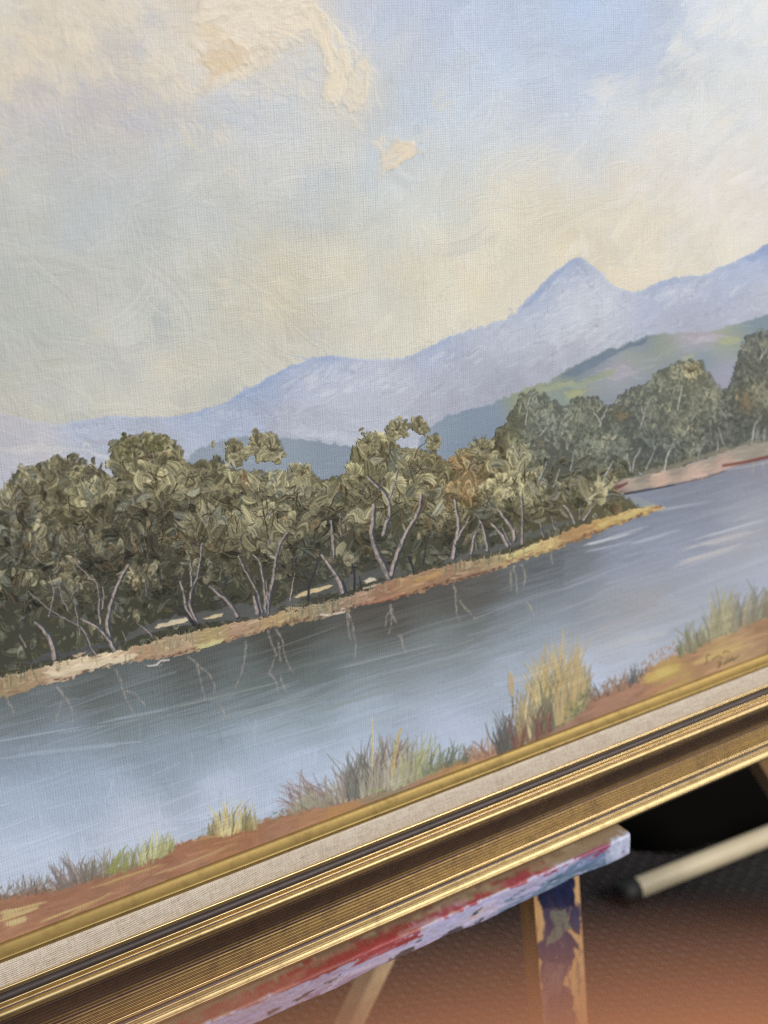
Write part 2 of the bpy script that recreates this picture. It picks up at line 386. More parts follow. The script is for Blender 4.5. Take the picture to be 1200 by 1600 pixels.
patch('592,236 612,222 640,218 656,238 640,246 616,258 594,272', hexc('DACBB4'), hexc('E0D2BE'), .34, -.5, 20, 3, 41, W=8, soft=.9, fuzz=9, op=.8)
brushed('-40,205 8,214 22,240 16,268 -8,288 -40,280', ['DCC9A8', 'D9C5A0', 'D6C8B0'], 30, 1.2, L=(16, 36), W=(8, 14), out=6, seed=42)
brushed('270,192 294,186 320,208 300,226', ['D9CBB2', 'D4CABA'], 14, .8, L=(8, 20), W=(4, 8), out=4, seed=43)
for (x, y, s) in [(178, 208, 14), (268, 222, 6), (300, 223, 9), (430, 440, 16), (440, 468, 26), (1060, 225, 26), (1120, 300, 30), (1035, 215, 18), (960, 148, 12), (1040, 160, 15), (860, 545, 0), (350, 440, 14),
                  (1100, 18, 34), (1140, 40, 30), (1100, 280, 24), (690, 168, 16), (925, 395, 16), (910, 385, 12), (1120, 400, 26), (1050, 410, 20), (1160, 320, 30)]:
    for k in range(int(s/4)+1):
        xx = x+rng.normal(0, s*.7); yy = y+rng.normal(0, s*.45)
        wht = mix(samp(COL, xx, yy), hexc('E2E0DC') if x > 880 else hexc('DCD2BC'), .6)
        dab(xx, yy, rng.normal(-.75 if x > 600 else .3, .4), rng.uniform(16, 44), rng.uniform(5, 12), wht, wht*1.02, bend=rng.normal(0, 4), op=.45, h=.06, amp=.09, dry=.35, thk=.3, mul=1.)
brushed('1020,60 1110,-10 1230,-20 1230,120 1120,110 1050,110', ['DADDDF', 'E0E0DE', 'D3D9DF', 'DDDAD4'], 90, -.7, out=14, op=(.2, .5), h=.05, amp=.08, spread=.2, seed=46)
brushed('1000,220 1100,190 1230,180 1230,360 1080,340 960,300', ['DCDAD6', 'E0DDD8', 'D8D6D0', 'DED6CA'], 140, -.7, out=18, op=(.2, .5), h=.05, amp=.09, spread=.25, seed=47)
brushed('900,110 1000,130 1080,140 1060,200 940,200', ['D0D4DA', 'D8D8D6', 'CBD2DC'], 60, -.6, out=14, op=(.2, .45), h=.04, amp=.07, seed=48)
brushed('110,120 190,110 260,150 250,210 150,215 90,190', ['C2C0C5', 'C6C3C4', 'BFC0C8', 'CBC6C2'], 80, .5, op=(.25, .6), out=12, seed=49)
brushed('-60,150 60,165 120,200 110,270 -60,260', ['C3C5C9', 'C0C4C9', 'C9C7C6'], 60, .4, op=(.25, .6), out=12, seed=50)
brushed('280,130 330,150 420,170 430,200 340,190 290,170', ['C4C7CE', 'C9CBCE', 'C0C4CF'], 50, .3, L=(14, 36), W=(6, 12), op=(.3, .6), out=8, seed=51)
for (_x, _y, _a) in [(545, 60, 1.1), (552, 90, 1.3), (500, 175, .6), (540, 178, .5), (582, 120, 1.5), (575, 160, 1.9), (480, 140, .9), (470, 100, 1.2), (440, 118, -.3), (400, 128, -.3), (350, 145, -.2), (520, 30, .8), (600, 268, -.4), (650, 215, -.6), (590, 235, 1.2), (560, 185, .2), (430, 150, .2), (380, 150, 0)]:
    for _k in range(4):
        _q = mix(hexc('DCD2C2'), samp(COL, _x+8, _y+8), rng.uniform(.3, .9)); dab(_x+rng.normal(0, 7), _y+rng.normal(0, 7), _a+rng.normal(0, .35), rng.uniform(16, 40), rng.uniform(6, 14), _q, _q*1.03, bend=rng.normal(0, 5), op=rng.uniform(.35, .7), h=.1, amp=.12, dry=rng.choice([0, .4]), thk=.5, rag=.9)
for (_x, _y, _s, _c) in [(130, 62, 26, 'E0D4C0'), (60, 70, 30, 'DDD0BA'), (250, 95, 22, 'E0D6C6'), (285, 140, 16, 'DDD2C2'), (200, 15, 26, 'DED3C2'), (30, 110, 18, 'DCD0BE'), (160, 110, 16, 'DCD1C0'), (110, 20, 24, 'DCD2C4'), (225, 60, 14, 'DCD4CA'), (400, 30, 26, 'E4DAC8'), (345, 100, 16, 'D8C2A0'), (330, 50, 14, 'DCCAB0'), (465, 35, 14, 'E6DAC6'),
        (60, 140, 26, 'BFBBBC'), (150, 160, 30, 'BEBAC0'), (215, 190, 24, 'BFBEC4'), (90, 190, 26, 'C2C1C4'), (240, 30, 12, 'C4C3C6'), (215, 75, 10, 'C4C2C4'), (180, 75, 14, 'C8C2BE'), (20, 180, 24, 'C4C0C0'), (480, 110, 14, 'C6C8CC'), (360, 165, 18, 'C4C7CC'), (430, 190, 22, 'C8CBCE')]:
    for _k in range(int(_s*1.3)):
        _q = mix(hexc(_c), samp(COL, _x, _y), rng.uniform(0, .5)); dab(_x+rng.normal(0, _s*.7), _y+rng.normal(0, _s*.4), rng.normal(1.0 if _x < 300 else .2, .6), rng.uniform(16, 44), rng.uniform(6, 15), _q*.985, _q*1.02, bend=rng.normal(0, 7), op=rng.uniform(.2, .55), h=.09, amp=.12, dry=rng.choice([0, .4]), thk=.4, rag=.9)
# blue gap strokes
for (x, y) in [(372, 192), (360, 186), (400, 205), (330, 200), (232, 200), (262, 205)]:
    dab(x, y, .3, 34, 12, hexc('BEC5D2'), hexc('C4CBD4'), op=.4, h=.04, dry=.3)
# thin scratches left by the brush
for i in range(90):
    x = rng.uniform(0, 1200); y = rng.uniform(0, 600); c = samp(COL, x, y)
    a = rng.normal(-.7, .5) if x > 500 else rng.uniform(-.3, 1.4)
    dab(x, y, a, rng.uniform(14, 46), 2.4, c*.86, c*.9, bend=rng.normal(0, 4), op=.5, h=-.06, amp=0)

# ---- mountains
MT = parse('''-100,650,AEB2C6 0,655,BDBBC6 20,690,B2B6CA 60,700,C2C0C9 150,680,ACB4CE 100,740,B8BDD2 40,750,B4B9D1 200,660,A6B6D5 300,670,A3B1D1 350,650,9FB0D4 400,620,96ABD6 430,598,90A8D8 470,600,A4B2D5
450,640,B0B5CB 500,560,8FA6D6 500,600,B8C2DA 560,580,AFBAD9 530,650,AAB1CB 440,690,A7B0CB 600,600,B3BED6 640,620,ABB1C9 560,680,AFB9D2 680,550,9DAFD7 700,590,A6ADC6 760,540,ABB6D2 740,600,A1A8C2
800,510,AFBAD4 835,465,96A9D4 845,490,A6B4D4 890,415,8FA4D2 890,460,BAC4DA 930,450,B0BAD2 860,520,BEC7DB 900,490,C4CCDD 950,480,BBC3D7 900,540,A3A9C1 850,570,A0A6BF 1000,480,A2AECD 1030,448,9FB0D8
1060,450,AFBBD8 1100,450,A3B1D5 1060,490,A0A8C5 1150,430,9DAED7 1190,395,8AA0D3 1190,450,B3BCD4 1100,490,9DA4C0 1180,490,A4AAC5 640,680,A9B4CF 700,640,A1A8C1 780,600,9DA3BD 290,655,9BB0DA 130,658,A0B2D8 250,700,B0B4C8 0,800,AAB0C8''')
FM = field(MT, 24.)
ridge = '-150,606 -60,630 0,645 50,657 100,666 112,660 150,652 190,649 230,652 272,650 300,645 340,634 380,612 420,589 460,569 500,557 520,556 545,560 600,561 645,557 660,547 690,531 740,513 790,498 805,486 830,458 860,429 882,411 897,401 905,402 918,411 936,425 960,448 985,458 1000,455 1030,440 1060,432 1095,430 1120,419 1160,404 1200,379 1300,330'
MP = pl(ridge+' 1300,900 -150,900')
sl, m, sd = polymask(MP, 1.3, 1.4, 8, 51)
lay(sl, m, FM[sl], None, 0, 1)
HGT[sl] += m*.05*np.exp(-((sd-3)/4)**2)
FM = np.clip(FM*np.array([1.04, 1.03, 1.01], np.float32)*(1+.018*vnoise(24, 3, 52)[..., None]), 0, 1)
COL[sl] = COL[sl]*(1-m[..., None])+FM[sl]*m[..., None]
def inside(P, x, y):
    c = False; n = len(P)
    for i in range(n):
        ax, ay = P[i]; bx, by = P[(i+1) % n]
        if (ay > y) != (by > y) and x < (bx-ax)*(y-ay)/(by-ay)+ax: c = not c
    return c
MPin = MP+np.array([0, 9.])
k = 0
while k < 2600:
    x = rng.uniform(RX0, RX0+RW); y = rng.uniform(395, 780)
    if not inside(MPin, x, y): continue
    k += 1
    a = (-.62 if x > 640 else (-.45 if x > 330 and y < 640 else .1))+rng.normal(0, .35)
    jx, jy = rng.normal(0, 8, 2); c = samp(FM, x+jx, y+jy)*(1+rng.normal(0, .03))*np.array([1+rng.normal(0, .012), 1, 1])
    L = rng.uniform(14, 46); W = rng.uniform(4, 11)
    dab(x, y, a, L, W, c, samp(FM, x-jx, y-jy)*(1+rng.normal(.01, .02)), bend=rng.normal(0, 2.5), op=rng.uniform(.35, .8), h=.03, amp=.07, dry=rng.choice([0, .4, .5]), rag=.9, mul=.95)
for s, c in [('-20,700 40,694 70,690 110,700 90,703 30,708', 'CFCBCC'), ('95,702 130,701 170,710 176,716 130,707', 'D6D3D5'), ('130,690 180,684 160,694', 'A8A6BA'), ('440,560 500,556 545,562 500,561', '88A2D8'),
             ('340,636 400,600 450,573 480,563 440,584 390,614', '88A2D9'), ('278,650 300,646 345,634 330,645 300,652', '8CA4D6'), ('660,549 720,521 700,534', '94A9D8'), ('806,488 850,440 892,406 860,446 830,474', '8AA0D1'),
             ('1150,412 1200,382 1260,350 1200,400', '8299D2'), ('1000,458 1040,440 1095,432 1040,447', '96A8D6'), ('440,676 480,664 560,680 620,692 540,690', 'BBC5DA')]:
    patch(s, hexc(c), hexc(c)*1.03, .05, -.5, 8, 2.5, 60, 1, L=20, W=5, op=.5, amp=.03)
for s in ('1200,470 1120,486 1060,500 1000,520 930,548','980,470 940,500 900,530 850,560','900,412 880,450 860,480 830,510','905,412 925,450 935,480 930,510','500,560 470,590 440,620 420,650','520,562 560,590 600,600 650,590','660,552 700,570 740,580','330,640 380,640 440,655 500,670','110,664 180,668 240,680','1100,432 1080,455 1040,480','800,490 780,520 740,550 690,570'):
    for _o, _c in ((0, '9699B4'), (5, 'CBD1E0'), (-6, 'A9B2CE')):
        line(pl(s)+np.array([0, _o]), 9, 4, hexc(_c), op=.38, h=.04, thk=0, jit=2.2, brk=.6)
for i in range(120):
    cx_, cy_, sx, sy = [(900, 480, 38, 26), (560, 595, 46, 14), (1060, 455, 40, 10), (880, 520, 40, 14), (500, 600, 30, 14), (760, 545, 50, 18)][rng.integers(0, 6)]
    x = rng.normal(cx_, sx); y = rng.normal(cy_, sy)
    if inside(MPin, x, y): dab(x, y, rng.normal(-.65, .2), rng.uniform(10, 30), rng.uniform(4, 10), hexc('C6CDDF'), hexc('D2D8E4'), op=.36, h=.03, amp=.05, dry=.3, mul=1.2)
for i in range(70):
    cx_, cy_, sx, sy = [(905, 520, 40, 14), (840, 560, 40, 14), (1000, 505, 60, 10), (470, 640, 60, 18), (700, 620, 40, 14)][rng.integers(0, 5)]
    x = rng.normal(cx_, sx); y = rng.normal(cy_, sy)
    if inside(MPin, x, y): dab(x, y, rng.normal(-.5, .2), rng.uniform(14, 40), rng.uniform(3, 7), hexc('9C9FB8'), hexc('A8A8BE'), op=.45, h=.04, amp=.04, dry=.5, mul=1.4)
# specks of canvas primer and dark underdrawing along the ridge
for i in range(130):
    j = rng.integers(10, 30); Pq = MP[j]+(MP[j+1]-MP[j])*rng.random()
    if rng.random() < .45: Pq = np.array([rng.uniform(272, 300), 0]); Pq[1] = 650-(Pq[0]-272)*.18
    dab(Pq[0]+rng.normal(0, 1.5), Pq[1]+rng.normal(-1, 1.2), rng.uniform(-1, 1), rng.uniform(1.5, 5), rng.uniform(1, 2.), hexc('5F6470'), op=.7, h=None)
# hills in front
HL = parse('''300,720,8E9EB3 340,700,8F9FB3 400,700,8B9CB0 450,700,8A9CB1 500,710,8596AC 540,720,8394AB 560,760,8394AB 670,680,8A9DB3 700,660,8297AD 720,700,7D91AA 760,640,8094AC 780,680,7B8FA8
840,600,94A08C 820,625,929C7C 870,600,95A088 850,640,8092A2 900,620,8F9C86 920,600,9AA0A6 960,580,A09FB0 990,560,9CA39A 930,560,7A8CA0 900,585,6C8095 880,600,7F9297 1000,535,7A8CA0 1040,545,94A088 1070,530,A6A1B1
1100,525,ADA7B4 1130,530,9AA58C 1160,540,8F9D94 1180,510,7B90A2 1100,560,8195A4 1050,570,8493A6 1000,600,8C97A6 940,640,8490A0 1140,580,9C9DB4 1130,600,989AB2 1190,560,7F8F98 730,640,7E92AB 1220,520,8092A0''')
FH = field(HL, 15.)
hills = ['284,730 296,712 312,698 340,688 372,682 410,680 450,684 500,689 545,698 590,712 620,900 250,900',
         '652,685 676,662 700,648 740,636 770,630 800,613 832,604 862,592 890,572 930,553 970,538 1010,524 1060,518 1105,516 1140,508 1175,498 1210,488 1300,450 1300,900 652,900']
for q, s in enumerate(hills):
    sl, m, sd = polymask(pl(s), 1.5, 1.8, 9, 71+q)
    lay(sl, m, FH[sl], .05*np.ones_like(m)+.05*np.exp(-((sd-2)/3)**2), 0, 2)
    Pin = pl(s)+np.array([0, 5.])
    for i in range(420):
        x = rng.uniform(*( (285, 620) if q == 0 else (655, 1260))); y = rng.uniform(490, 790)
        if not inside(Pin, x, y): continue
        c = samp(FH, x+rng.normal(0, 7), y+rng.normal(0, 4))*(1+rng.normal(0, .025))
        dab(x, y, rng.normal(-.28 if q else -.1, .22), rng.uniform(10, 38), rng.uniform(3, 8), c, c*1.05, op=rng.uniform(.4, .85), h=.04, amp=.07, dry=rng.choice([0, .45]), rag=.8, mul=1.)
for s, c in [('874,592 930,556 1000,526 1010,530 960,552 900,590', '6A7E95'), ('815,606 850,600 895,594 900,600 850,612 818,616', '9DA684'), ('1060,528 1100,520 1150,524 1090,534', 'B0A9B6'), ('930,582 970,570 1000,576 960,590', 'A7A2B2'),
             ('880,612 930,606 880,626', 'A3A878'), ('1120,528 1150,526 1160,536 1130,538', 'A3AA84'), ('880,600 960,575 960,583 900,606', '98A48A'), ('1065,556 1085,548 1080,566', '98A28E')]:
    patch(s, hexc(c), hexc(c)*1.06, .06, -.3, 10, 2.5, 80, 2, L=16, W=5, op=.85, amp=.04)

# ---- river
RV = parse('''-60,1120,747C80 30,1110,6A7274 150,1080,626665 300,1050,5A5D5B 450,1000,4F4F4B 600,970,55524E 700,930,5C5A56 750,920,605F5C 850,880,6A6E73 900,860,70757E 1000,820,7F8697 1080,775,7F8594 1100,760,848A9A
1180,740,8A8C9B 1190,800,9FA2AF 1100,820,8C93A6 1050,860,989FB1 1150,850,A6A7B2 980,900,9099AC 900,930,868F9B 800,960,7A838B 700,1000,788183 600,1040,7A8488 500,1060,6B7576 400,1080,697374 300,1100,6E787C
200,1120,78848B 100,1150,8592A0 20,1180,8A97A8 100,1210,9CABBE 250,1180,8E9CAC 350,1150,8998A5 400,1170,A4B2C5 500,1120,8F9DA9 600,1100,9EAABA 700,1060,929DA9 700,1120,B0BCD2 800,1050,A1ACBC
850,1000,9BA5B4 950,970,A4A6AE 1000,940,A7A5A8 1050,980,A6ADBB 1000,1020,B2BACA 1130,920,A4ABB9 1180,930,ABB3C5 30,1250,A5B4C9 50,1330,B4C0D4 200,1290,B7C0D2 350,1220,B3BED2 450,1190,B0BDD4
150,1230,A0AFC3 550,1130,A7B4C7 900,1060,B7C2D8 0,1390,B9C3D6 1240,900,AAB2C4 560,1200,B2BED4 300,1160,8E9CAA 430,1150,98A6B4 -100,1300,B2BFD4''')
FR = field(RV, 26.)
FR = np.clip(FR*(1+.012*vnoise(30, 3, 91, ax=2)[..., None])*(1+.06*np.clip((YY-1120+.16*XX)/160, 0, 1)-.09*np.clip((1010-.17*(XX-500)-YY)/60, 0, 1)*(XX < 880))[..., None], 0, 1)
RP = pl('-140,1120 0,1085 30,1080 60,1066 100,1058 150,1040 200,1030 280,1018 330,1004 400,984 440,972 500,962 540,950 560,942 600,936 640,924 700,906 760,890 800,874 860,856 920,832 1000,800 1030,790 975,768 1040,756 1100,743 1150,726 1200,708 1300,680 1300,1100 700,1300 300,1500 -140,1560')
sl, m, sd = polymask(RP, 1., 0, 9, 92)
HR = .02*vnoise(7, 2, 93)[sl]
lay(sl, m, FR[sl], HR, 0, 5)
for i in range(2300):
    x = rng.uniform(RX0, RX0+RW); y = rng.uniform(740, 1480)
    if not inside(RP, x, y-3): continue
    ang = math.atan2(-40-y, 4000-x)+rng.normal(0, .035)
    if y > 1130+.0*x and rng.random() < .35: ang = -1.45+rng.normal(0, .2)
    c = samp(FR, x+rng.normal(0, 26), y+rng.normal(0, 6))*(1+rng.normal(0, .02))
    far = samp(FR, x, y).mean() < .55
    dab(x, y, ang, rng.uniform(40, 170) if ang > -1 else 30, rng.uniform(3, 12), c, c*(1.12 if far else 1.04), bend=rng.normal(0, 1.5), op=rng.uniform(.3, .7), h=.03, amp=.06, dry=rng.choice([0, .45, .55]), rag=1.2, mul=1.1)
def streak(x0, y0, x1, y1, w, c, op=.7, n=3):
    for k in range(n):
        t = rng.uniform(-.15, .15); xm = (x0+x1)/2+t*(x1-x0); ym = (y0+y1)/2+t*(y1-y0)+rng.normal(0, w*.3)
        dab(xm, ym, math.atan2(y1-y0, x1-x0), math.hypot(x1-x0, y1-y0)*rng.uniform(.7, 1.1), w, hexc(c), hexc(c)*1.05, op=op, h=.05, amp=.05, dry=.5, rag=.8, mul=1.5)
for a in [(60, 1150, 275, 1113, 3, 'B9C4CF'), (0, 1156, 120, 1135, 3, 'A8B4C2'), (150, 1130, 260, 1108, 4, '98A6B0'), (905, 853, 975, 836, 4, 'C4C6CC'), (940, 845, 1010, 822, 5, 'A8B0BC'), (910, 862, 990, 845, 5, '9AA4B2'), (985, 850, 1050, 832, 5, 'A6AEBA'),
          (1080, 852, 1180, 826, 7, 'C6C1C0'), (1060, 880, 1150, 855, 6, 'BDB8B8'), (1100, 838, 1190, 812, 5, 'B6BAC4'), (1010, 800, 1100, 785, 5, 'A2A8B6'), (300, 1135, 480, 1085, 4, '8E9AA0'), (560, 1060, 760, 1010, 5, '8F9A9E'),
          (540, 1040, 700, 1000, 4, '8A9496'), (20, 1180, 200, 1160, 6, '99A7B6'), (250, 1110, 420, 1070, 4, '87928F'), (500, 1110, 660, 1060, 4, '8B9896'), (480, 1030, 640, 990, 3, '757E7E'), (940, 1010, 1050, 985, 8, 'B4B6BE'), (1040, 745, 1090, 735, 4, 'A9A7AC')]:
    streak(*a)
# reflections of the trunks
RF = ['11,1091 18,1103 20,1117', '90,1072 99,1087 110,1100 115,1115 112,1132', '95,1090 92,1110 86,1132', '180,1045 190,1072 197,1095 206,1108 209,1122', '197,1077 212,1085 228,1102', '292,1025 306,1034 316,1044 330,1056 335,1070 334,1084',
      '306,1036 312,1060 316,1080 320,1092', '382,1002 384,1015 377,1047 366,1075', '417,985 424,1004 430,1022 426,1036 421,1048', '430,982 442,1000 445,1026 450,1038 458,1049', '435,1000 436,1020 438,1034', '542,957 543,978 547,999',
      '544,957 551,980 554,1004 553,1030', '609,945 612,962 610,976 607,990', '609,950 603,962 600,976', '610,950 617,964 619,974', '622,992 628,1006 633,1019', '705,910 712,922 711,936 710,950 715,968', '717,938 728,952 742,966',
      '796,892 797,906 796,922', '802,885 806,904 807,928', '814,882 821,896 819,908 817,917', '822,940 833,960', '420,1050 432,1065 434,1082', '437,1056 446,1082', '340,1098 352,1120', '1190,720 1192,745', '1175,724 1176,742', '860,868 862,880']
for s in RF:
    P = pl(s); cc = hexc('A09890') if P[0, 0] < 690 else hexc('A39C88')
    line(P, 4.2, 2.2, cc, op=.6, h=.05, thk=.2, rid=None, jit=.9, brk=.38)
    line(P, 1.5, .8, hexc('BDB0A8'), op=.65, h=.06, thk=.2, jit=1.1, off=.6, brk=.4)
for i in range(260):
    P = pl(RF[rng.integers(0, len(RF))]); q = P[rng.integers(0, len(P))]
    dab(q[0]+rng.normal(0, 3), q[1]+rng.normal(0, 5), -.33, rng.uniform(6, 14), 1.6, hexc('737B7B'), op=.4, h=None)

# ---- tree line
crown = '-150,800 -40,790 0,778 15,752 22,748 18,740 40,730 62,726 85,713 100,716 118,722 150,732 170,748 180,735 174,706 180,694 200,682 222,678 236,684 250,677 270,688 282,700 284,718 296,728 312,722 334,716 350,728 372,735 400,736 440,742 458,732 470,727 486,737 500,752 530,744 541,736 548,706 560,688 578,680 590,685 598,676 612,688 626,700 655,704 680,712 694,722 700,735 712,714 724,702 750,692 770,682 788,664 800,640 812,618 832,610 860,624 880,640 900,622 926,620 950,638 974,612 1004,602 1026,584 1054,566 1092,563 1108,586 1120,606 1136,606 1150,566 1164,528 1184,516 1240,512 1300,480'
TP = pl(crown+' 1300,640 1200,690 1130,705 1060,728 975,745 962,770 1012,796 960,812 900,830 830,858 760,876 700,894 600,920 530,938 430,964 350,992 240,1012 140,1034 60,1054 0,1068 -150,1115')
TC = parse('''0,800,55534A 60,760,69634E 120,790,7A7357 60,860,5C5A4E 150,850,54534A 200,720,75705A 250,740,827A5E 230,830,575449 300,780,6B6753 340,760,6A6650 400,790,77715A 440,760,7D7863 480,800,67634F 380,860,68644F
540,720,77704F 590,740,6E6A50 640,740,7A745A 660,800,6B6852 560,820,5E5C4C 600,860,54544A 700,760,7A6B48 740,730,7A6E4E 720,790,74694A 800,740,7C755A 830,770,6E6A52 900,790,6B6650 850,820,5C5846 930,770,6F6850
0,960,4F5048 100,950,54544A 200,940,4F4F45 300,930,4B4B44 400,900,4C4C44 500,870,4D4E48 500,910,50514C 600,880,4E4F49 700,850,505048 760,840,52524A 100,1010,54554C 0,1040,50514A 860,690,62655C 830,650,6A6D60
900,640,6A6C5E 930,680,666857 960,690,60635A 1000,650,62655C 1050,620,6B6C5C 1080,600,73725D 1080,650,68685A 1020,700,595C56 1100,690,5E5F56 1140,640,50534E 1160,560,585A54 1180,620,6E6B58 1200,680,62645C 900,740,5C5F56''')
FT = field(TC, 26.); _f = np.clip((XX-800)/30, 0, 1)*np.clip((745-.12*(XX-900)-YY)/16, 0, 1)*.999
FT = np.clip(FT*(np.array([1.05, 1.05, .96], np.float32)*(1-_f[..., None])+np.array([1.10, 1.13, 1.16], np.float32)*_f[..., None]), 0, 1)
sl, m, sd = polymask(TP, 1.3, 3., 8, 101)
lay(sl, m, FT[sl]*.82, .15*np.ones_like(m), .9, 3)
for s in ['352,690 358,684 368,686 378,698 382,712 376,728 362,730 354,716', '394,678 398,672 412,680 424,676 436,686 440,704 430,720 412,722 396,712 388,698', '636,664 652,655 664,660 670,672 662,680 648,676', '600,676 604,666 622,658 634,654 640,668 628,682 612,690', '670,684 680,676 686,690 680,704 668,704',
          '20,752 32,744 44,748 40,758 26,760']:
    sl, m, sd = polymask(pl(s), 1.2, 2., 6, 102)
    lay(sl, m, hexc('6F6B52'), .2*np.ones_like(m), .9, 3)
TPin = TP
hot = [(70, 770, 26), (112, 745, 22), (135, 760, 22), (66, 800, 30), (195, 730, 18), (250, 700, 16), (258, 735, 24), (270, 755, 20), (362, 704, 14), (412, 700, 22), (395, 765, 30), (385, 750, 24), (440, 760, 24), (375, 830, 24), (430, 810, 24), (490, 770, 22),
       (545, 740, 18), (565, 690, 18), (612, 675, 18), (650, 664, 14), (678, 690, 10), (628, 700, 22), (640, 735, 22), (700, 740, 26), (575, 790, 22), (650, 790, 30), (750, 730, 20), (810, 720, 24), (800, 750, 28), (760, 800, 22), (845, 790, 24), (910, 770, 26),
       (950, 745, 16), (320, 900, 18), (440, 870, 16), (525, 880, 14), (550, 870, 14), (100, 885, 22), (110, 900, 24), (230, 885, 22), (45, 900, 26), (330, 760, 20), (890, 655, 10), (1055, 580, 12), (1110, 620, 20), (1125, 655, 14), (1060, 665, 16), (1080, 705, 10), (1045, 600, 12), (1180, 600, 14)]
warmspots = [(735, 745, 26), (725, 775, 22), (716, 725, 16), (1165, 625, 20), (970, 645, 12), (840, 690, 8), (380, 750, 10), (300, 690, 8)]
def light(x, y):
    v = 0
    for (a, b, s) in hot: v = max(v, math.exp(-((x-a)**2+(y-b)**2)/(2*(s*.75)**2)))
    return v
def warm(x, y):
    v = 0
    for (a, b, s) in warmspots: v = max(v, math.exp(-((x-a)**2+(y-b)**2)/(2*(s*.7)**2)))
    return v
nz = vnoise(38, 3, 111)
khaki, cream, orange = hexc('858064'), hexc('A8A07E'), hexc('86603A')
# far, softer trees on the right
for i in range(7000):
    x = rng.uniform(790, 1260); y = rng.uniform(505, 790)
    if not inside(TPin, x, y) or (x < 960 and y > 700+.0*x and x < 900): continue
    b = samp(FT, x, y); l = light(x, y)*.8; t = np.clip(.35+.3*samp(nz, x, y)+rng.normal(0, .22)+.5*l, 0, 1)
    c = mix(b*.78, b*1.34, t); c = mix(c, hexc('A39A78'), l*.55*rng.random()+(.25 if rng.random() < .10 else 0)); c = mix(c, orange, warm(x, y)*.6*rng.random())
    dab(x, y, rng.normal(-1.3, .8), rng.uniform(6, 17), rng.uniform(2.5, 7), c*.84, c*1.16, bend=rng.normal(0, 2.5), op=.85, h=.10, amp=.07, thk=.6, rid=3, taper=.5, mul=1., rag=.6)
FCR = [(835, 660, 34, 40), (872, 700, 30, 30), (925, 662, 40, 36), (985, 648, 36, 40), (1078, 602, 44, 36), (1110, 650, 40, 40), (1035, 670, 40, 40), (1180, 575, 36, 50), (1185, 640, 42, 36), (955, 708, 34, 28), (1075, 690, 34, 24), (830, 725, 30, 26), (1160, 560, 20, 30), (905, 722, 30, 20), (1240, 560, 40, 60)]
FCR.sort(key=lambda c_: c_[1])
for (cx_, cy_, rx, ry) in FCR:
    for i in range(int(rx*ry/9)):
        r_ = math.sqrt(rng.random()); q = rng.uniform(0, 2*math.pi); nx_ = r_*math.cos(q); ny_ = r_*math.sin(q); x = cx_+nx_*rx; y = cy_+ny_*ry
        if not inside(TPin, x, y-3) or (r_ > .6 and ny_ > .1 and rng.random() < .7): continue
        s_ = float(np.clip(.45-.45*ny_+rng.normal(0, .16), 0, 1)); b = samp(FT, x, y)
        c = mix(b*.66, mix(hexc('96947C'), b*1.35, .4), s_)
        if s_ > .7 and rng.random() < .3: c = mix(c, hexc('AFA684'), rng.uniform(.3, .9))
        w_ = warm(x, y)
        if w_ > .3: c = mix(c, orange, w_*rng.uniform(.2, .7))
        dab(x, y, math.atan2(ny_-.5, nx_)+rng.normal(0, .6), rng.uniform(5, 14), rng.uniform(2.5, 6), c*.84, c*1.16, bend=rng.normal(0, 2), op=.85, h=.10, amp=.07, thk=.6, rid=3, taper=.5, rag=.6)
# near trees: broad knife and brush scallops of thick paint, then the cracks between them
flw = vnoise(46, 2, 113); tone = vnoise(24, 3, 114)
def leafcol(x, y, up_):
    b = samp(FT, x, y); l = light(x, y)
    t = np.clip(.40+.30*samp(nz, x, y)+.17*samp(tone, x, y)+rng.normal(0, .06)+.55*l, 0, 1)
    c = mix(b*.74, mix(b*1.25, khaki, .4), t)
    if rng.random() < .75*l+.04: c = mix(c, cream, rng.uniform(.3, .95))
    if rng.random() < .07: c = mix(c, hexc('7E8692'), .35)
    if rng.random() < .06: c = mix(c, hexc('6E5A3C'), .4)
    if y > 0 and rng.random() < .25: c = mix(c, hexc('6C7066'), .5)
    w_ = warm(x, y)
    if w_ > .25: c = mix(c, orange, w_*rng.uniform(.2, .8))
    return c, l
def leafdab(x, y, ang, L, W, c, hh, amp):
    k = rng.random(); lo, hi = c*.64, np.clip(c*1.34, 0, 1)  # lit and shaded ridges put into the colour, whatever lamp falls on them
    if k < .45: dab(x, y, ang, L, W, lo, hi, bend=rng.normal(0, L*.12), rim=rng.choice([-1, 1, 0]), op=rng.uniform(.75, 1), h=hh, amp=amp, thk=1, rid=3, taper=.65, mul=rng.uniform(.8, 1.3), rag=.4)
    elif k < .86: dab(x, y, ang, L, W, lo, hi, bend=rng.normal(0, L*.1), rim=rng.choice([-1, 1, 0]), op=rng.uniform(.75, 1), h=hh, amp=amp, thk=1, rid=3, taper=.7, mul=rng.uniform(.8, 1.2), rag=.2, cross=rng.uniform(.4, 1.2))
    else: fan(x, y, ang, L*.75, rng.uniform(.45, .9), lo*.95, hi, h=hh, amp=amp, curl=rng.normal(0, .9), op=.95)
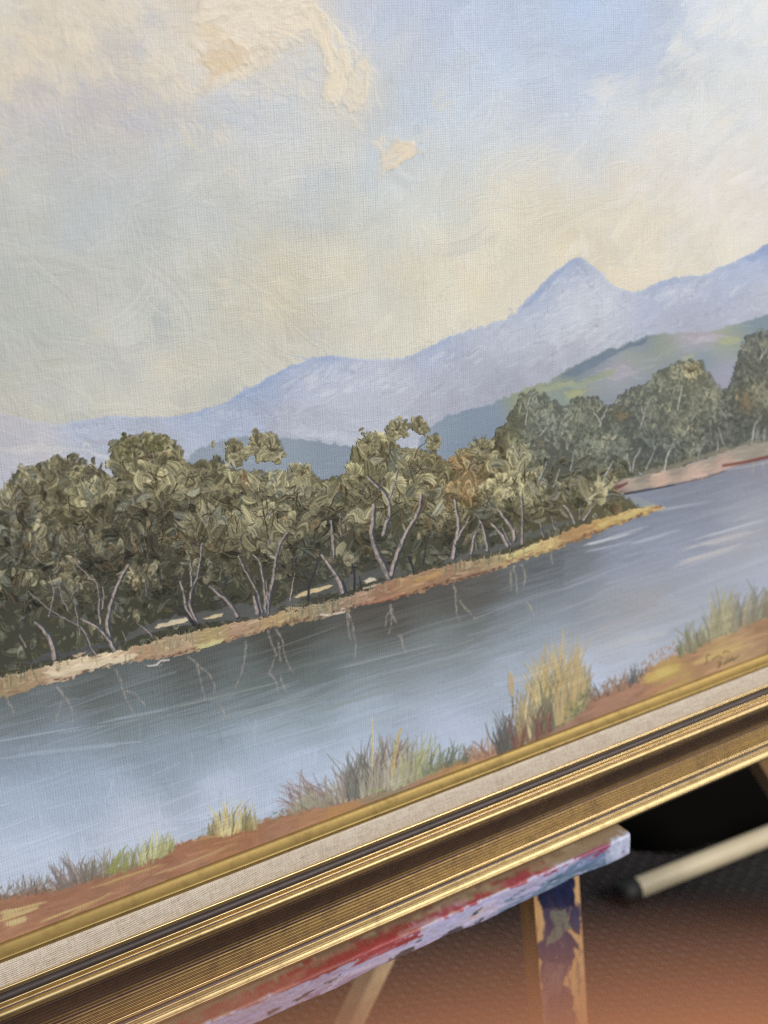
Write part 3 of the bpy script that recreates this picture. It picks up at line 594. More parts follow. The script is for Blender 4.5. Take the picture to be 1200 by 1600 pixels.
# dull under-layer
for i in range(3600):
    x = rng.uniform(-135, 975); y = rng.uniform(655, 1075)
    if not inside(TPin, x, y+3) or not inside(TPin, x, y-5): continue
    if (x > 800 and y < 745-(x-900)*.15 and y < 720) or (x > 785 and y < 690): continue
    up_ = y < 880-.17*(x-200); c, l = leafcol(x, y, up_); c = c*(.78 if up_ else .92)
    L = rng.uniform(14, 32) if up_ else rng.uniform(10, 26)
    leafdab(x, y, -1.2+1.1*samp(flw, x, y)+rng.normal(0, .45), L, L*rng.uniform(.3, .6), c, (.3 if up_ else .18)*rng.uniform(.6, 1.3), .13 if up_ else .09)
CRN = [(-60, 800, 60, 60), (25, 800, 45, 50), (85, 765, 62, 48), (150, 790, 50, 55), (40, 860, 60, 48), (215, 720, 46, 42), (262, 715, 34, 34), (245, 775, 55, 50), (310, 770, 42, 50), (120, 870, 62, 44), (362, 765, 42, 42), (420, 775, 48, 40), (330, 835, 55, 44), (230, 855, 55, 42),
       (470, 768, 34, 34), (405, 835, 50, 40), (505, 790, 36, 36), (570, 715, 30, 34), (618, 700, 34, 32), (575, 765, 42, 42), (655, 735, 34, 34), (640, 780, 46, 42), (700, 760, 36, 38), (560, 825, 34, 28), (470, 838, 44, 30), (740, 728, 34, 34), (735, 785, 40, 38), (800, 735, 34, 38),
       (790, 790, 36, 34), (845, 778, 32, 32), (895, 775, 32, 26), (940, 772, 26, 22), (690, 815, 40, 26), (20, 920, 50, 30), (110, 925, 44, 26), (230, 908, 44, 24), (330, 893, 36, 20), (440, 880, 34, 20), (540, 872, 30, 18), (180, 880, 40, 30)]
CRN.sort(key=lambda c_: c_[1])
for (cx_, cy_, rx, ry) in CRN:
    lowz = cy_ > 845
    gb = rng.normal(0, .05)
    for i in range(int(rx*ry/24)):
        r_ = math.sqrt(rng.random()); q = rng.uniform(0, 2*math.pi); nx_ = r_*math.cos(q); ny_ = r_*math.sin(q)
        x = cx_+nx_*rx; y = cy_+ny_*ry
        if not inside(TPin, x, y-5): continue
        s_ = .46-.50*ny_-.10*nx_+rng.normal(0, .15)+.22*light(x, y)+.18*samp(tone, x, y)
        if r_ > .6 and ny_ > .1 and rng.random() < .6: continue
        b = samp(FT, x, y); s_ = float(np.clip(s_, 0, 1)); c = mix(b*.60, mix(hexc('8E886C'), b*1.42, .4), s_)*(1+gb)
        if lowz: c = c*.9
        if s_ > .76 and rng.random() < .38: c = mix(c, cream, rng.uniform(.3, .85))
        if rng.random() < .12: c = mix(c, hexc('747C7C'), .4)
        if rng.random() < .08: c = mix(c, hexc('6E5638'), .5)
        w_ = warm(x, y)
        if w_ > .25: c = mix(c, orange, w_*rng.uniform(.2, .8))
        L = rng.uniform(15, 36)*(.8 if lowz else 1)
        leafdab(x, y, math.atan2(ny_-.5, nx_)+rng.normal(0, .5), L, L*rng.uniform(.35, .65), c, (.42 if not lowz else .25)*rng.uniform(.6, 1.3), .15)
def crack(x, y, a, L, w, dep=0):
    n = 5; P = [(x, y)]
    for k in range(n):
        a += rng.normal(.12, .3); x += L/n*math.cos(a); y += L/n*math.sin(a); P.append((x, y))
    cc = mix(hexc('2C2619'), hexc('4C3620'), rng.random())  # crevice shade put into the colour along with dark underpaint
    line(np.array(P), w, w*.35, cc, op=.9, h=-.12, rid=3)
    line(np.array(P), w*.8, w*.4, khaki*1.18, op=.4, h=.6, rid=3, off=w*.9)
    if dep < 2:
        for q in range(rng.integers(1, 3)):
            k = rng.integers(1, n); crack(P[k][0], P[k][1], a+rng.choice([-1, 1])*rng.uniform(.5, 1.1), L*.6, w*.7, dep+1)
for i in range(300):
    x = rng.uniform(-120, 960); y = rng.uniform(680, 990)
    if not inside(TPin, x, y-12) or not inside(TPin, x, y+14) or y > 930-.17*(x-200) or (x > 790 and y < 730): continue
    if y > 880-.17*(x-200) and rng.random() < .6: continue
    crack(x, y, rng.choice([1.5, 1.2, 2.0, .9, -1.3])+rng.normal(0, .3), rng.uniform(12, 34), rng.uniform(1.2, 2.2))
# isolated foliage lobes and crown tips
for (x, y, s, n) in [(364, 706, 15, 46), (402, 696, 16, 40), (422, 704, 18, 50), (618, 672, 12, 36), (654, 666, 9, 26), (678, 690, 7, 18), (572, 692, 16, 40), (100, 735, 18, 20), (200, 700, 18, 36), (245, 694, 14, 30), (140, 740, 14, 24), (470, 742, 14, 20), (750, 702, 20, 30), (1080, 580, 14, 26)]:
    for k in range(n):
        xx = x+rng.normal(0, s*.55); yy = y+rng.normal(0, s*.55)
        c = mix(hexc('7E7755'), cream, rng.uniform(0, 1.)**(.6 if 340 < x < 450 else 1))
        if 170 < x < 260 and rng.random() < .6: c = hexc('66643F')
        if 60 < x < 150: c = mix(c, hexc('4C473C'), .6)
        (dab(xx, yy, rng.uniform(-2.6, -.4), rng.uniform(9, 20), rng.uniform(5, 10), c*.74, c*1.18, bend=rng.normal(0, 3), h=.36, amp=.15, thk=1, rid=3, taper=.6, mul=.8, cross=rng.choice([0, .8])) if rng.random() < .7 else fan(xx, yy, rng.uniform(-3, 0), rng.uniform(6, 13), rng.uniform(.5, .9), c*.72, c*1.18, h=.4, amp=.14, curl=rng.normal(0, .8)))
    for k in range(n//3):
        a = rng.uniform(-3.1, 0); line(np.array([[x, y], [x+s*1.1*math.cos(a), y+s*1.2*math.sin(a)]]), 1.6, .8, hexc('4A4230'), op=.5, h=.05, rid=3)
# ragged leaf flicks on the silhouette
cp = pl(crown)
for i in range(1500):
    j = rng.integers(2, len(cp)-3); q = cp[j]+(cp[j+1]-cp[j])*rng.random(); a = -1.57+rng.normal(0, .9)
    c = mix(samp(FT, q[0], q[1]+6)*.75, samp(FT, q[0], q[1]+6)*1.2, rng.random())
    if q[0] > 790: c = mix(c, hexc('83878A'), .15)
    q = q+np.array([0, rng.uniform(-1, 6)])
    dab(q[0], q[1], a, rng.uniform(3, 9), rng.uniform(1.2, 2.6), c, op=.9, h=.12, amp=0, thk=.8, rid=3)
# grey-green gaps and undergrowth
for i in range(1500):
    x = rng.uniform(-130, 950); y = rng.uniform(850, 1070)
    if not inside(TPin, x, y) or not inside(TPin, x, y+3) or y < 885-.17*(x-200): continue
    b = samp(FT, x, y); c = mix(b*.8, hexc('7F7E60') if rng.random() < .35 else hexc('5F6260'), rng.uniform(0, .7))
    dab(x, y, rng.uniform(-.9, .3), rng.uniform(6, 20), rng.uniform(1.5, 4), c, c*1.15, bend=rng.normal(0, 3), op=rng.uniform(.4, .9), h=.1, amp=.05, thk=.7, rid=3, rag=.5)
# ground under the trees
for s, c in [('195,1004 240,985 300,972 360,966 420,962 440,950 400,940 330,952 250,968 200,985', '5E5F60'), ('430,950 500,925 600,905 640,895 600,885 520,905 450,930', '5B5C5B'), ('40,1040 100,1025 180,1010 200,1000 130,1010 60,1025', '54555A'),
             ('690,880 760,862 840,838 900,812 870,815 780,845 700,870', '60625F'), ('960,762 975,745 1060,722 1130,700 1200,684 1300,640 1300,690 1200,695 1100,716 1000,752', '85806F')]:
    patch(s, hexc(c), hexc(c)*1.15, .12, -.3, 26, 3, 121, 3, L=22, W=4, op=.85, amp=.05)
for s, c in [('240,979 262,968 290,961 296,966 270,974 246,982', 'D3C3A2'), ('314,965 330,960 347,957 345,962 322,967', 'CDB98F'), ('458,932 480,920 512,911 518,914 490,926 462,935', 'D1B98C'), ('566,906 580,902 586,905 570,910', 'CFC3AC'), ('562,917 594,910 592,914 566,920', 'B7A68C'), ('110,1022 135,1017 120,1026', 'C0A68A'),
             ('440,950 520,938 545,930 500,945 450,956', 'BBA27E')]:
    patch(s, hexc(c), hexc(c)*1.05, .3, -.3, 8, 1.6, 122, 3, L=14, W=4, soft=.9)
# trunks
navy, pink, tan = hexc('40444F'), hexc('BCAAA0'), hexc('9A8A76')
def trunk(s, w, dark=None, lite=pink, h=.3, w1=None):
    P = pl(s); w1 = w*.45 if w1 is None else w1
    base = navy if dark is None else dark
    w = w*1.15; line(P, w, w1, base, op=.9, h=h*.8, rid=3, jit=.4, brk=.1)
    line(P, w*.6, w1*.85, lite*rng.uniform(.85, 1.05), op=.95, h=h*1.2, rid=3, off=-w*.2, jit=.55, brk=.22)
    line(P, w*.18, w1*.3, lite*1.16, op=.7, brk=.5, h=h*1.3, rid=3, off=-w*.3, jit=.4)
for s, w in [('180,1019 172,1002 166,977 168,960 175,935 186,907 200,882', 8), ('172,1002 160,985 143,973 125,965', 6), ('156,975 153,947 155,935 152,910 135,897 112,872', 4), ('160,950 160,915', 3), ('85,1028 82,1005 72,985 55,970', 10),
             ('151,1024 140,1010 135,990 125,977 100,965 77,952 43,922', 3.2), ('75,962 82,935 84,917 76,900', 3), ('105,952 95,932 90,905', 2), ('124,990 120,965 115,932', 2.4), ('236,992 227,982 214,974', 3.4),
             ('302,970 289,950 287,927 281,907', 6), ('306,968 295,947 296,927 307,902 312,875 314,848', 4.6), ('298,915 297,875', 3.4), ('370,962 362,947 350,932 337,924 327,914', 7.5), ('417,957 420,930 425,907 430,870 440,840 450,828', 6),
             ('414,956 412,915 406,877 395,865', 4.6), ('408,956 400,922 387,900 371,867', 4.6), ('402,957 397,932', 9), ('416,940 415,905', 3), ('452,936 456,912 459,895', 2.6), ('535,924 527,902 516,885 502,865', 8), ('519,870 517,840 515,812', 3.4),
             ('607,902 598,882 588,862 580,840 580,820 584,800 583,787', 10), ('597,835 600,820 609,803 605,778 600,770 587,757 572,742', 6.5), ('606,776 612,764 616,750 620,733', 4), ('609,898 620,863 633,832 648,810 656,790 657,772', 7.5),
             ('520,867 518,840 517,812', 3), ('531,838 529,803', 2.4), ('707,872 710,847 716,825 712,800 710,780', 7), ('713,843 722,825 732,807', 4), ('735,865 742,828', 5), ('760,860 757,837 749,812', 5), ('792,852 780,830 767,817', 6.5),
             ('803,842 800,825 785,805 776,793', 7), ('802,845 803,826', 4), ('814,849 815,800 813,772', 5), ('796,850 788,836 782,822', 3), ('910,813 923,793', 4), ('896,816 890,800 880,788', 5), ('904,812 905,790', 3), ('848,838 842,815', 4),
             ('866,828 860,806', 3), ('40,1010 30,990', 3), ('228,930 226,905', 2), ('196,1000 190,985', 2)]:
    trunk(s, w)
for s, w in [('820,663 823,637 828,620', 3), ('823,640 816,624', 2), ('843,747 853,720', 3), ('863,760 873,733', 3), ('937,667 937,655 948,638', 4), ('936,655 927,643', 3), ('1000,667 1007,640 1017,620', 3.4), ('1004,648 1000,630', 2.6), ('1057,640 1065,603', 3.6),
             ('987,737 990,717 1001,700', 4), ('984,736 978,708', 3), ('1008,733 1023,700', 3), ('1037,737 1040,715 1048,698', 4), ('1090,717 1092,700 1098,693', 3), ('1120,706 1119,676', 2.4), ('1129,694 1122,668', 2.4), ('1173,693 1176,672 1183,657', 4),
             ('1194,697 1193,670', 3), ('943,743 957,720', 3), ('843,680 863,653', 2.4), ('875,662 890,640', 2), ('1080,655 1088,640', 2.4), ('1050,615 1056,600', 2), ('890,735 896,700', 2), ('1186,560 1200,540', 3), ('1195,545 1202,520', 2)]:
    trunk(s, w, dark=hexc('5D6060'), lite=hexc('BDBAAE'), h=.14)
for s, w in [('480,936 481,912 490,895 495,877', 4), ('480,907 471,893', 2.6), ('552,920 553,900 549,882', 4.4), ('563,918 560,900', 3), ('638,870 642,880 645,895', 5), ('300,975 288,958 270,950', 3), ('296,965 278,940', 2.6), ('700,868 694,862', 3), ('715,862 708,850', 3),
             ('462,885 456,862', 2), ('250,910 246,880', 2), ('352,915 345,880', 2), ('660,880 664,850 670,830', 2.4), ('540,925 534,905', 3), ('302,974 298,968', 8)]:
    line(pl(s), w, w*.5, hexc('33363E'), h=.15, rid=3)
for i in range(60):     # fine twigs
    x = rng.uniform(0, 900); y = 985-.17*x-rng.uniform(0, 150); a = rng.normal(-1.57, .6)
    L = rng.uniform(8, 24); line(np.array([[x, y], [x+L*.5*math.cos(a), y+L*.5*math.sin(a)], [x+L*math.cos(a+.3), y+L*math.sin(a+.3)]]), 1.8, 1, mix(navy, tan, rng.random()), op=.7, h=.1, rid=3)

# ---- far bank
UB = pl('-150,1100 0,1056 60,1042 120,1027 200,1012 250,996 300,986 360,972 400,966 450,953 500,943 560,926 620,902 680,887 740,873 800,861 840,847 900,822 950,806 1000,792 1028,792')
LB = np.array([0, -3.])+pl('1030,797 1000,809 920,839 860,863 800,881 760,898 700,913 640,931 600,943 560,949 540,956 500,968 440,979 400,991 330,1011 280,1026 200,1036 150,1046 100,1066 60,1071 30,1086 0,1093 -150,1135')
BP = np.vstack([UB, LB])
BK = parse('''-60,1110,A98A62 0,1070,AB8F66 30,1075,A88A62 50,1062,B8926A 90,1052,D8BC94 150,1038,DCC29A 190,1026,D9BE96 215,1020,B98E66 240,1012,B8946E 280,1005,BC9A74 330,1000,B59A60 380,980,B8906C 430,972,BE9A62 470,968,A98F64
500,958,978A6A 540,948,9C8468 560,940,B88E70 600,930,A27052 640,912,B38558 680,900,A97E58 720,893,A07A58 760,880,A98B62 790,872,C9A868 840,856,CFB068 900,832,B98A50 950,812,C9A050 1000,800,D0AC5C 1028,795,C9A25A''')
FB = field(BK, 10.)
sl, m, sd = polymask(BP, 1.0, 2.0, 7, 131)
lay(sl, m, FB[sl], .25*np.ones_like(m), .9, 4)
for i in range(900):
    j = rng.integers(0, len(UB)-1); t = rng.random(); a = UB[j]+(UB[j+1]-UB[j])*t
    lo = np.interp(a[0], LB[::-1, 0], LB[::-1, 1]); y = a[1]+(lo-a[1])*rng.uniform(.12, .85)
    c = samp(FB, a[0]+rng.normal(0, 6), y+rng.normal(0, 3))*(1+rng.normal(0, .07))
    if rng.random() < .12: c = mix(c, hexc('E0CDA6'), .5)
    if rng.random() < .12: c = mix(c, hexc('8A5A42'), .6)
    dab(a[0], y, rng.normal(-.3, .12), rng.uniform(6, 24), rng.uniform(2, 5), c, c*1.08, op=.85, h=.24, amp=.08, thk=.9, rid=4, rag=.6)
for j in range(len(LB)-1):      # red earth line above the water
    a, b = LB[j]-np.array([0, 3.]), LB[j+1]-np.array([0, 3.])
    if j < 19:
        line(np.array([a, b]), rng.uniform(3, 5.5), rng.uniform(3, 5.5), mix(hexc('6A3A34'), hexc('7C4A40'), rng.random()), op=.8, h=.15, rid=4, jit=1.1, brk=.45)
for s, c in [('98,1047 150,1031 205,1020 216,1022 180,1034 120,1048 80,1056 62,1050', 'E2CBA4'), ('300,1012 330,1000 350,996 342,1004 316,1012', 'D4CB84'), ('780,871 800,864 830,851 838,846 836,856 810,867 790,874', 'DCC878'), ('930,818 980,798 1024,792 1010,799 960,812 935,822', 'D6B664'),
             ('490,960 520,955 540,952 536,957 510,962', 'D9C8B4'), ('225,1036 262,1027 262,1030 232,1039', 'CDC4BE'), ('640,906 670,896 700,888 680,900 650,910', 'C08F50'), ('560,943 600,932 640,918 620,930 580,942', 'B97A56'), ('-140,1105 -60,1085 0,1064 10,1072 -60,1098', 'B08C62')]:
    patch(s, hexc(c), hexc(c)*1.05, .34, -.3, 10, 1.8, 132, 4, L=16, W=4, soft=.9)
for i in range(230):            # dry reeds standing on the far bank
    x = rng.choice([rng.uniform(0, 60), rng.uniform(240, 300), rng.uniform(440, 530), rng.uniform(690, 800), rng.uniform(0, 900)])
    yb = np.interp(x, UB[:, 0], UB[:, 1])+rng.uniform(6, 22 if x < 540 else 14)
    c = [hexc('8F8660'), hexc('A89A70'), hexc('7B7454'), hexc('B8A070')][rng.integers(0, 4)]
    line(np.array([[x, yb], [x+rng.normal(0, 2), yb-rng.uniform(6, 15)]]), 2, 1, c, op=.8, h=.3, rid=4)
# second bank, far right
B2 = pl('958,752 1000,743 1050,733 1110,713 1150,698 1200,690 1300,656 1300,690 1200,712 1150,728 1100,745 1040,757 975,770 962,764')
sl, m, sd = polymask(B2, 1., 1.6, 7, 133)
cg = field(parse('960,758,7C5A54 980,750,BCA694 1030,748,C9A48E 1080,740,CDA894 1130,722,C79F90 1150,705,A99A8A 1200,695,A89888 1100,712,B8A594 1250,680,A08A80 1000,740,868072 1060,726,8E8778 1110,708,857F70 1150,693,858072 1200,686,8A8576'), 9.)
lay(sl, m, cg[sl], .15*np.ones_like(m), .6, 4)
for i in range(170):
    x = rng.uniform(965, 1260); u_ = np.interp(x, B2[:7, 0], B2[:7, 1]); l_ = np.interp(x, B2[7:][::-1, 0], B2[7:][::-1, 1]); y = u_+(l_-u_)*rng.uniform(.1, .9)
    c = samp(cg, x, y)*(1+rng.normal(0, .06)); dab(x, y, rng.normal(-.28, .1), rng.uniform(10, 34), rng.uniform(2, 4), c, c*1.08, op=.7, h=.12, amp=.05, thk=.5, rid=4, rag=.6)
line(pl('975,771 1010,765 1052,757'), 4, 2.5, hexc('3C3D4C'), op=.9, h=.1, rid=4)
line(pl('1052,757 1100,746 1130,736'), 2, 2, hexc('6E4A4A'), op=.7, h=.1, rid=4)
line(pl('1128,727 1160,722 1200,713 1260,695'), 4, 7, hexc('86403A'), op=.9, h=.12, rid=4)
line(pl('960,762 970,758 978,754'), 5, 3, hexc('6E3A38'), op=.8, h=.1, rid=4)
line(pl('1130,733 1170,728 1200,721'), 2, 2, hexc('B7B4BC'), op=.6, h=.1)

# ---- foreground bank
GT = pl('-150,1425 -60,1410 0,1398 40,1390 80,1385 110,1376 150,1364 200,1350 235,1338 262,1324 275,1316 300,1311 320,1302 345,1298 400,1286 440,1272 480,1256 520,1248 560,1238 620,1222 665,1204 700,1190 740,1178 775,1170 820,1152 880,1122 920,1092 950,1076 990,1062 1016,1040 1050,1024 1084,1008 1120,985 1150,976 1180,962 1300,915')
GP = np.vstack([GT, pl('1300,1100 700,1360 300,1560 -150,1640')])
GC = parse('''-80,1440,A06F54 0,1420,A87457 20,1450,B07C5C 60,1405,A67054 120,1400,A87256 150,1420,A9775A 200,1370,AB7556 220,1390,A87A60 270,1345,A66E50 300,1370,A87860 340,1320,AA744F 400,1300,A87150 430,1320,A9795F 500,1280,B07F58 530,1270,A8785E
600,1250,A77E66 640,1235,A97D66 700,1205,B08558 740,1200,AC8058 760,1180,A87A66 820,1170,94705E 900,1140,A07864 940,1110,A97A62 980,1090,A97C64 1000,1065,A6745E 1040,1055,BC9A58 1060,1045,C0A05C 1080,1030,AC7A5C 1130,1015,BC9C66 1160,1000,B58E68
1190,985,A87C58 1100,1040,B08462 1180,1010,B4906C 1240,960,A87C58''')
FG = field(GC, 16.)
sl, m, sd = polymask(GP, 1.5, 2.5, 7, 141)
lay(sl, m, FG[sl]*(1+.03*vnoise(18, 3, 142)[sl][..., None]), .08*np.ones_like(m), .4, 6)
for i in range(1200):
    x = rng.uniform(-130, 1255); y0_ = np.interp(x, GT[:, 0], GT[:, 1]); y = y0_+rng.uniform(3, 95)
    c = samp(FG, x+rng.normal(0, 9), y+rng.normal(0, 5))*(1+rng.normal(0, .05)); dab(x, y, rng.normal(-.33, .1), rng.uniform(14, 60), rng.uniform(2.5, 8), c, c*1.08, bend=rng.normal(0, 2), op=rng.uniform(.4, .8), h=.08, amp=.05, thk=.4, rid=6, dry=rng.choice([0, .45]), rag=.8)
for a in [(0, 1436, 60, 1416, 6, 'CBAE72'), (0, 1428, 70, 1408, 5, 'C6A76E'), (10, 1446, 40, 1436, 8, 'CFB67C'), (60, 1440, 150, 1405, 4, 'C4A068'), (100, 1432, 170, 1396, 4, 'BE985F'), (160, 1380, 250, 1350, 4, 'BF9A60'), (0, 1425, 30, 1420, 6, 'CDB27A'),
          (265, 1358, 360, 1320, 4, 'BE9468'), (240, 1365, 300, 1345, 4, 'B98F68'), (500, 1275, 560, 1258, 8, 'B98650'), (700, 1205, 760, 1190, 8, 'BE9250'), (1005, 1062, 1060, 1040, 9, 'C8AA5A'), (1020, 1056, 1050, 1046, 8, 'CFB464'), (1090, 1030, 1160, 1006, 10, 'C6A466'),
          (310, 1310, 380, 1296, 5, 'B98A58'), (205, 1400, 240, 1380, 5, '9A8A6C'), (1000, 1085, 1060, 1060, 6, 'B7805E'), (560, 1252, 640, 1232, 5, '93836C')]:
    for r_ in range(2): streak(*a, op=.75, n=3)
def tuft(x0, x1, n, hmin, hmax, cols, lean=0., spr=.16, w=2.2, base=4, hgt=.16, jb=5, ymode=None):
    for i in range(n):
        x = rng.uniform(x0, x1); yb = np.interp(x, GT[:, 0], GT[:, 1])+base+rng.uniform(-jb, jb)
        f = 1-abs((x-(x0+x1)/2)/((x1-x0)/2+1e-6))**2.2*.55
        L = rng.uniform(hmin, hmax)*f; a = -1.57+lean+rng.normal(0, spr)+.25*((x-(x0+x1)/2)/(x1-x0))
        c = hexc(cols[rng.integers(0, len(cols))])*(1+rng.normal(0, .05)); k = rng.normal(0, .12)
        P = np.array([[x, yb], [x+L*.5*math.cos(a-k), yb+L*.5*math.sin(a-k)], [x+L*math.cos(a+k), yb+L*math.sin(a+k)]])
        line(P, w*rng.uniform(.9, 2.1), 1.1, c, op=rng.uniform(.35, .85), h=hgt*rng.uniform(.5, 1.2), thk=.5, rid=6)
def scrub(x0, x1, n, hh, cols, base=2, s=(1.5, 4)):
    for i in range(n):
        x = rng.uniform(x0, x1); yb = np.interp(x, GT[:, 0], GT[:, 1])+base-rng.uniform(-4, hh)
        c = hexc(cols[rng.integers(0, len(cols))]); dab(x, yb, rng.normal(-1.2, .7), rng.uniform(3, 10), rng.uniform(*s), c, c*1.1, op=.8, h=.12, amp=.03, thk=.6, rid=6)
scrub(-130, 130, 230, 16, ['7C6E64', '6A605C', '8E7C6E', '9A8270'], 2)
tuft(-60, 120, 100, 14, 30, ['6E645E', '8A7A6E', '9A8878'], -.1, .5, 2)
tuft(88, 140, 46, 34, 54, ['8C7B72', '9C8A80', '7A6C66'], -.45, .15, 2.4)
tuft(120, 160, 30, 16, 34, ['7C7468', '8C8070'], -.1, .3, 2)
tuft(148, 180, 20, 30, 46, ['8E8176', '9C9080'], -.15, .15, 2)
tuft(160, 270, 90, 18, 36, ['8A8468', '9C9474', 'A0A060'], .0, .22, 2.4)
tuft(165, 195, 14, 24, 44, ['949A50', 'A2A45A'], .35, .1, 3)
tuft(215, 268, 34, 22, 46, ['C0BE80', 'B0AE68', 'CCC890'], .1, .14, 2.6)
scrub(310, 345, 40, 14, ['7C7A60', '6A7064', '8C7A54'])
tuft(325, 400, 60, 20, 42, ['9A8A56', '8C7E50', 'A89860'], 0, .2, 2.8)
tuft(332, 396, 22, 38, 62, ['D8C888', 'CDB870', 'DCD09A', 'C89E78'], .0, .2, 3.2)
scrub(420, 462, 60, 12, ['6C7860', '5C6A58', '8A8A68'])
scrub(400, 430, 24, 6, ['A07858', '8C7058'])
tuft(456, 545, 70, 40, 66, ['9A7E7C', '8C706E', 'A89090', 'B09C94'], -.85, .22, 2.6)
tuft(460, 530, 40, 20, 44, ['8A8A70', 'A09C80'], -.3, .3, 2.2)
tuft(520, 665, 130, 50, 88, ['9A9484', 'AAA490', '8E8678', 'B0A898', 'A0908A'], -.05, .16, 3)
tuft(538, 640, 60, 50, 92, ['7C5E58', '8C6E66', '6E7468'], -.02, .12, 2.6)
tuft(538, 570, 20, 50, 90, ['666C68', '7C7E74'], -.1, .14, 2.4)
tuft(610, 680, 60, 40, 80, ['A8AA74', 'B8B882', '989A6C'], .22, .14, 2.6)
line(pl('580,1195 581,1160 580,1122'), 4, 2, hexc('D0C49C'), h=.25, rid=6)
line(pl('612,1210 616,1175 624,1138'), 4, 3, hexc('CDB066'), h=.25, rid=6)
tuft(560, 650, 60, 26, 60, ['B0A890', 'C4BCA4', 'A49C8C'], 0, .14, 2.2)
scrub(560, 620, 30, 10, ['9AA05A', '8A9460'], 8)
scrub(665, 730, 90, 22, ['6F7868', '808870', '94917C', '5C645C'], 0)
tuft(660, 735, 50, 18, 42, ['6C7466', '7F866E'], .15, .3, 2.2)
tuft(735, 790, 50, 14, 34, ['96705C', 'A88070', 'B8967C'], -.3, .5, 2.4)
tuft(776, 824, 50, 40, 72, ['50565A', '5E6460', '74584E', '6A6A62'], -.05, .2, 2.8)
scrub(775, 812, 60, 30, ['6A5A54', '505858', '7A4A44'], 4)
dab(797, 1068, 1.5, 42, 11, hexc('B69A72'), hexc('C8AE84'), op=.9, h=.2, rid=6, taper=.7)
line(pl('800,1120 799,1088'), 2.4, 1.6, hexc('7A6A54'), h=.1, rid=6)
tuft(806, 916, 170, 60, 118, ['A8946A', 'B8A270', '9A8A66', '8A8468'], .0, .10, 3.4)
tuft(826, 905, 80, 80, 150, ['C8B078', 'D0B87A', 'C0A064', 'CEBE8E'], .0, .10, 3.6, base=0)
tuft(830, 905, 60, 40, 90, ['626A66', '70766C', '7C7C5C'], .02, .12, 3)
tuft(800, 880, 40, 24, 56, ['8A6052', '7C5048'], 0, .15, 3, base=6)
tuft(868, 905, 30, 90, 140, ['C4AC78', 'B89A66'], .06, .06, 3.4, base=0)
scrub(880, 925, 70, 26, ['8C8A50', '7E8058', '6E7058'], 6, (3, 7))
scrub(915, 1010, 120, 18, ['A07862', '8C7060', 'A88068', '7C685A'], 2)
tuft(915, 1010, 50, 10, 28, ['8A6A5A', '6A6258', 'A07C68'], 0, .4, 2.4)
tuft(975, 998, 12, 20, 36, ['50565E', '6A6A66'], .0, .3, 2)
scrub(1000, 1090, 120, 22, ['A87860', 'A87050', '8E6E58', '9C7C60'], 2)
tuft(1060, 1100, 40, 20, 44, ['6A7058', '7C8060', '8C8868'], -.15, .25, 3)
tuft(1100, 1150, 80, 34, 78, ['A8A27E', '989470', 'B8AE8A', '858468'], .0, .14, 3.2)
tuft(1140, 1200, 80, 30, 66, ['8C8A76', '7C7C70', '9A9078', 'A89C78'], .1, .14, 3)
scrub(1070, 1200, 140, 22, ['7E7A60', '8C7C68', '9A8468'], 4)
tuft(1190, 1260, 60, 20, 46, ['9A7C5C', '8C7A60'], .1, .2, 3)
for i in range(260):   # speckle of earth
    x = rng.uniform(-130, 1200); y = np.interp(x, GT[:, 0], GT[:, 1])+rng.uniform(2, 70)
    dab(x, y, rng.normal(-.3, .3), rng.uniform(2, 8), rng.uniform(1, 2.4), hexc('8A6E54' if rng.random() < .6 else '9C8A6C'), op=.5, h=.1, rid=6)
# signature
SG = ['1108,1022 1102,1020 1098,1026 1104,1030 1106,1034 1100,1037', '1112,1030 1116,1022 1118,1030 1123,1018 1126,1028', '1120,1034 1124,1028 1128,1036 1124,1042 1118,1046 1117,1040 1126,1034', '1128,1020 1130,1012 1132,1022 1136,1013 1138,1018',
      '1131,1034 1136,1028 1140,1032', '1138,1033 1142,1026 1145,1031', '1144,1031 1148,1024 1150,1029 1154,1023']
for s in SG: line(pl(s), 1.8, 1.4, hexc('5A4E3A'), op=.75, h=.15, rid=7)
line(pl('1129,1037 1140,1031 1150,1026'), 2.6, 1.4, hexc('5A4E3C'), op=.7, h=.2, rid=7)
for i in range(260):   # stray hairs, dust and pits everywhere
    x = rng.uniform(-100, 1230); y = rng.uniform(-60, 1450); c = samp(COL, x, y)
    dab(x, y, rng.uniform(0, 3), rng.uniform(1.5, 4), rng.uniform(1, 2), c*.72, op=.5, h=None)
g_ = COL.mean(-1, keepdims=True); k_ = np.array([.92, .66, .70, .86, .68, .95, .80, .9], np.float32)[RID][..., None]
COL = np.clip(g_+(COL-g_)*k_, 0.02, .97).astype(np.float32)

# ================================================================ materials
def weave_height(N, pa=.0012, pb=.00105):
    """threads: irregular ribs one way, finer ribs across"""
    v = N.coord()
    sep = N.n('ShaderNodeSeparateXYZ'); N.l(v, sep.inputs[0])
    wob = N.math('MULTIPLY', N.noise(v, 130., 2), .0012)
    a = N.math('SINE', N.math('MULTIPLY', N.math('ADD', sep.outputs[0], wob), 2*math.pi/pa))
    b = N.math('SINE', N.math('MULTIPLY', N.math('ADD', sep.outputs[2], wob), 2*math.pi/pb))
    st1 = N.noise(N.coord((900, 900, 70)), 1., 3, .7); st2 = N.noise(N.coord((70, 70, 900)), 1., 3, .7)
    h = N.math('ADD', N.math('MULTIPLY', a, .12), N.math('MULTIPLY', b, .06))
    h = N.math('ADD', h, N.math('MULTIPLY', st1, 1.5)); h = N.math('ADD', h, N.math('MULTIPLY', st2, .8)); h = N.math('MULTIPLY', h, N.math('ADD', .1, N.noise(v, 14., 3)))
    return h
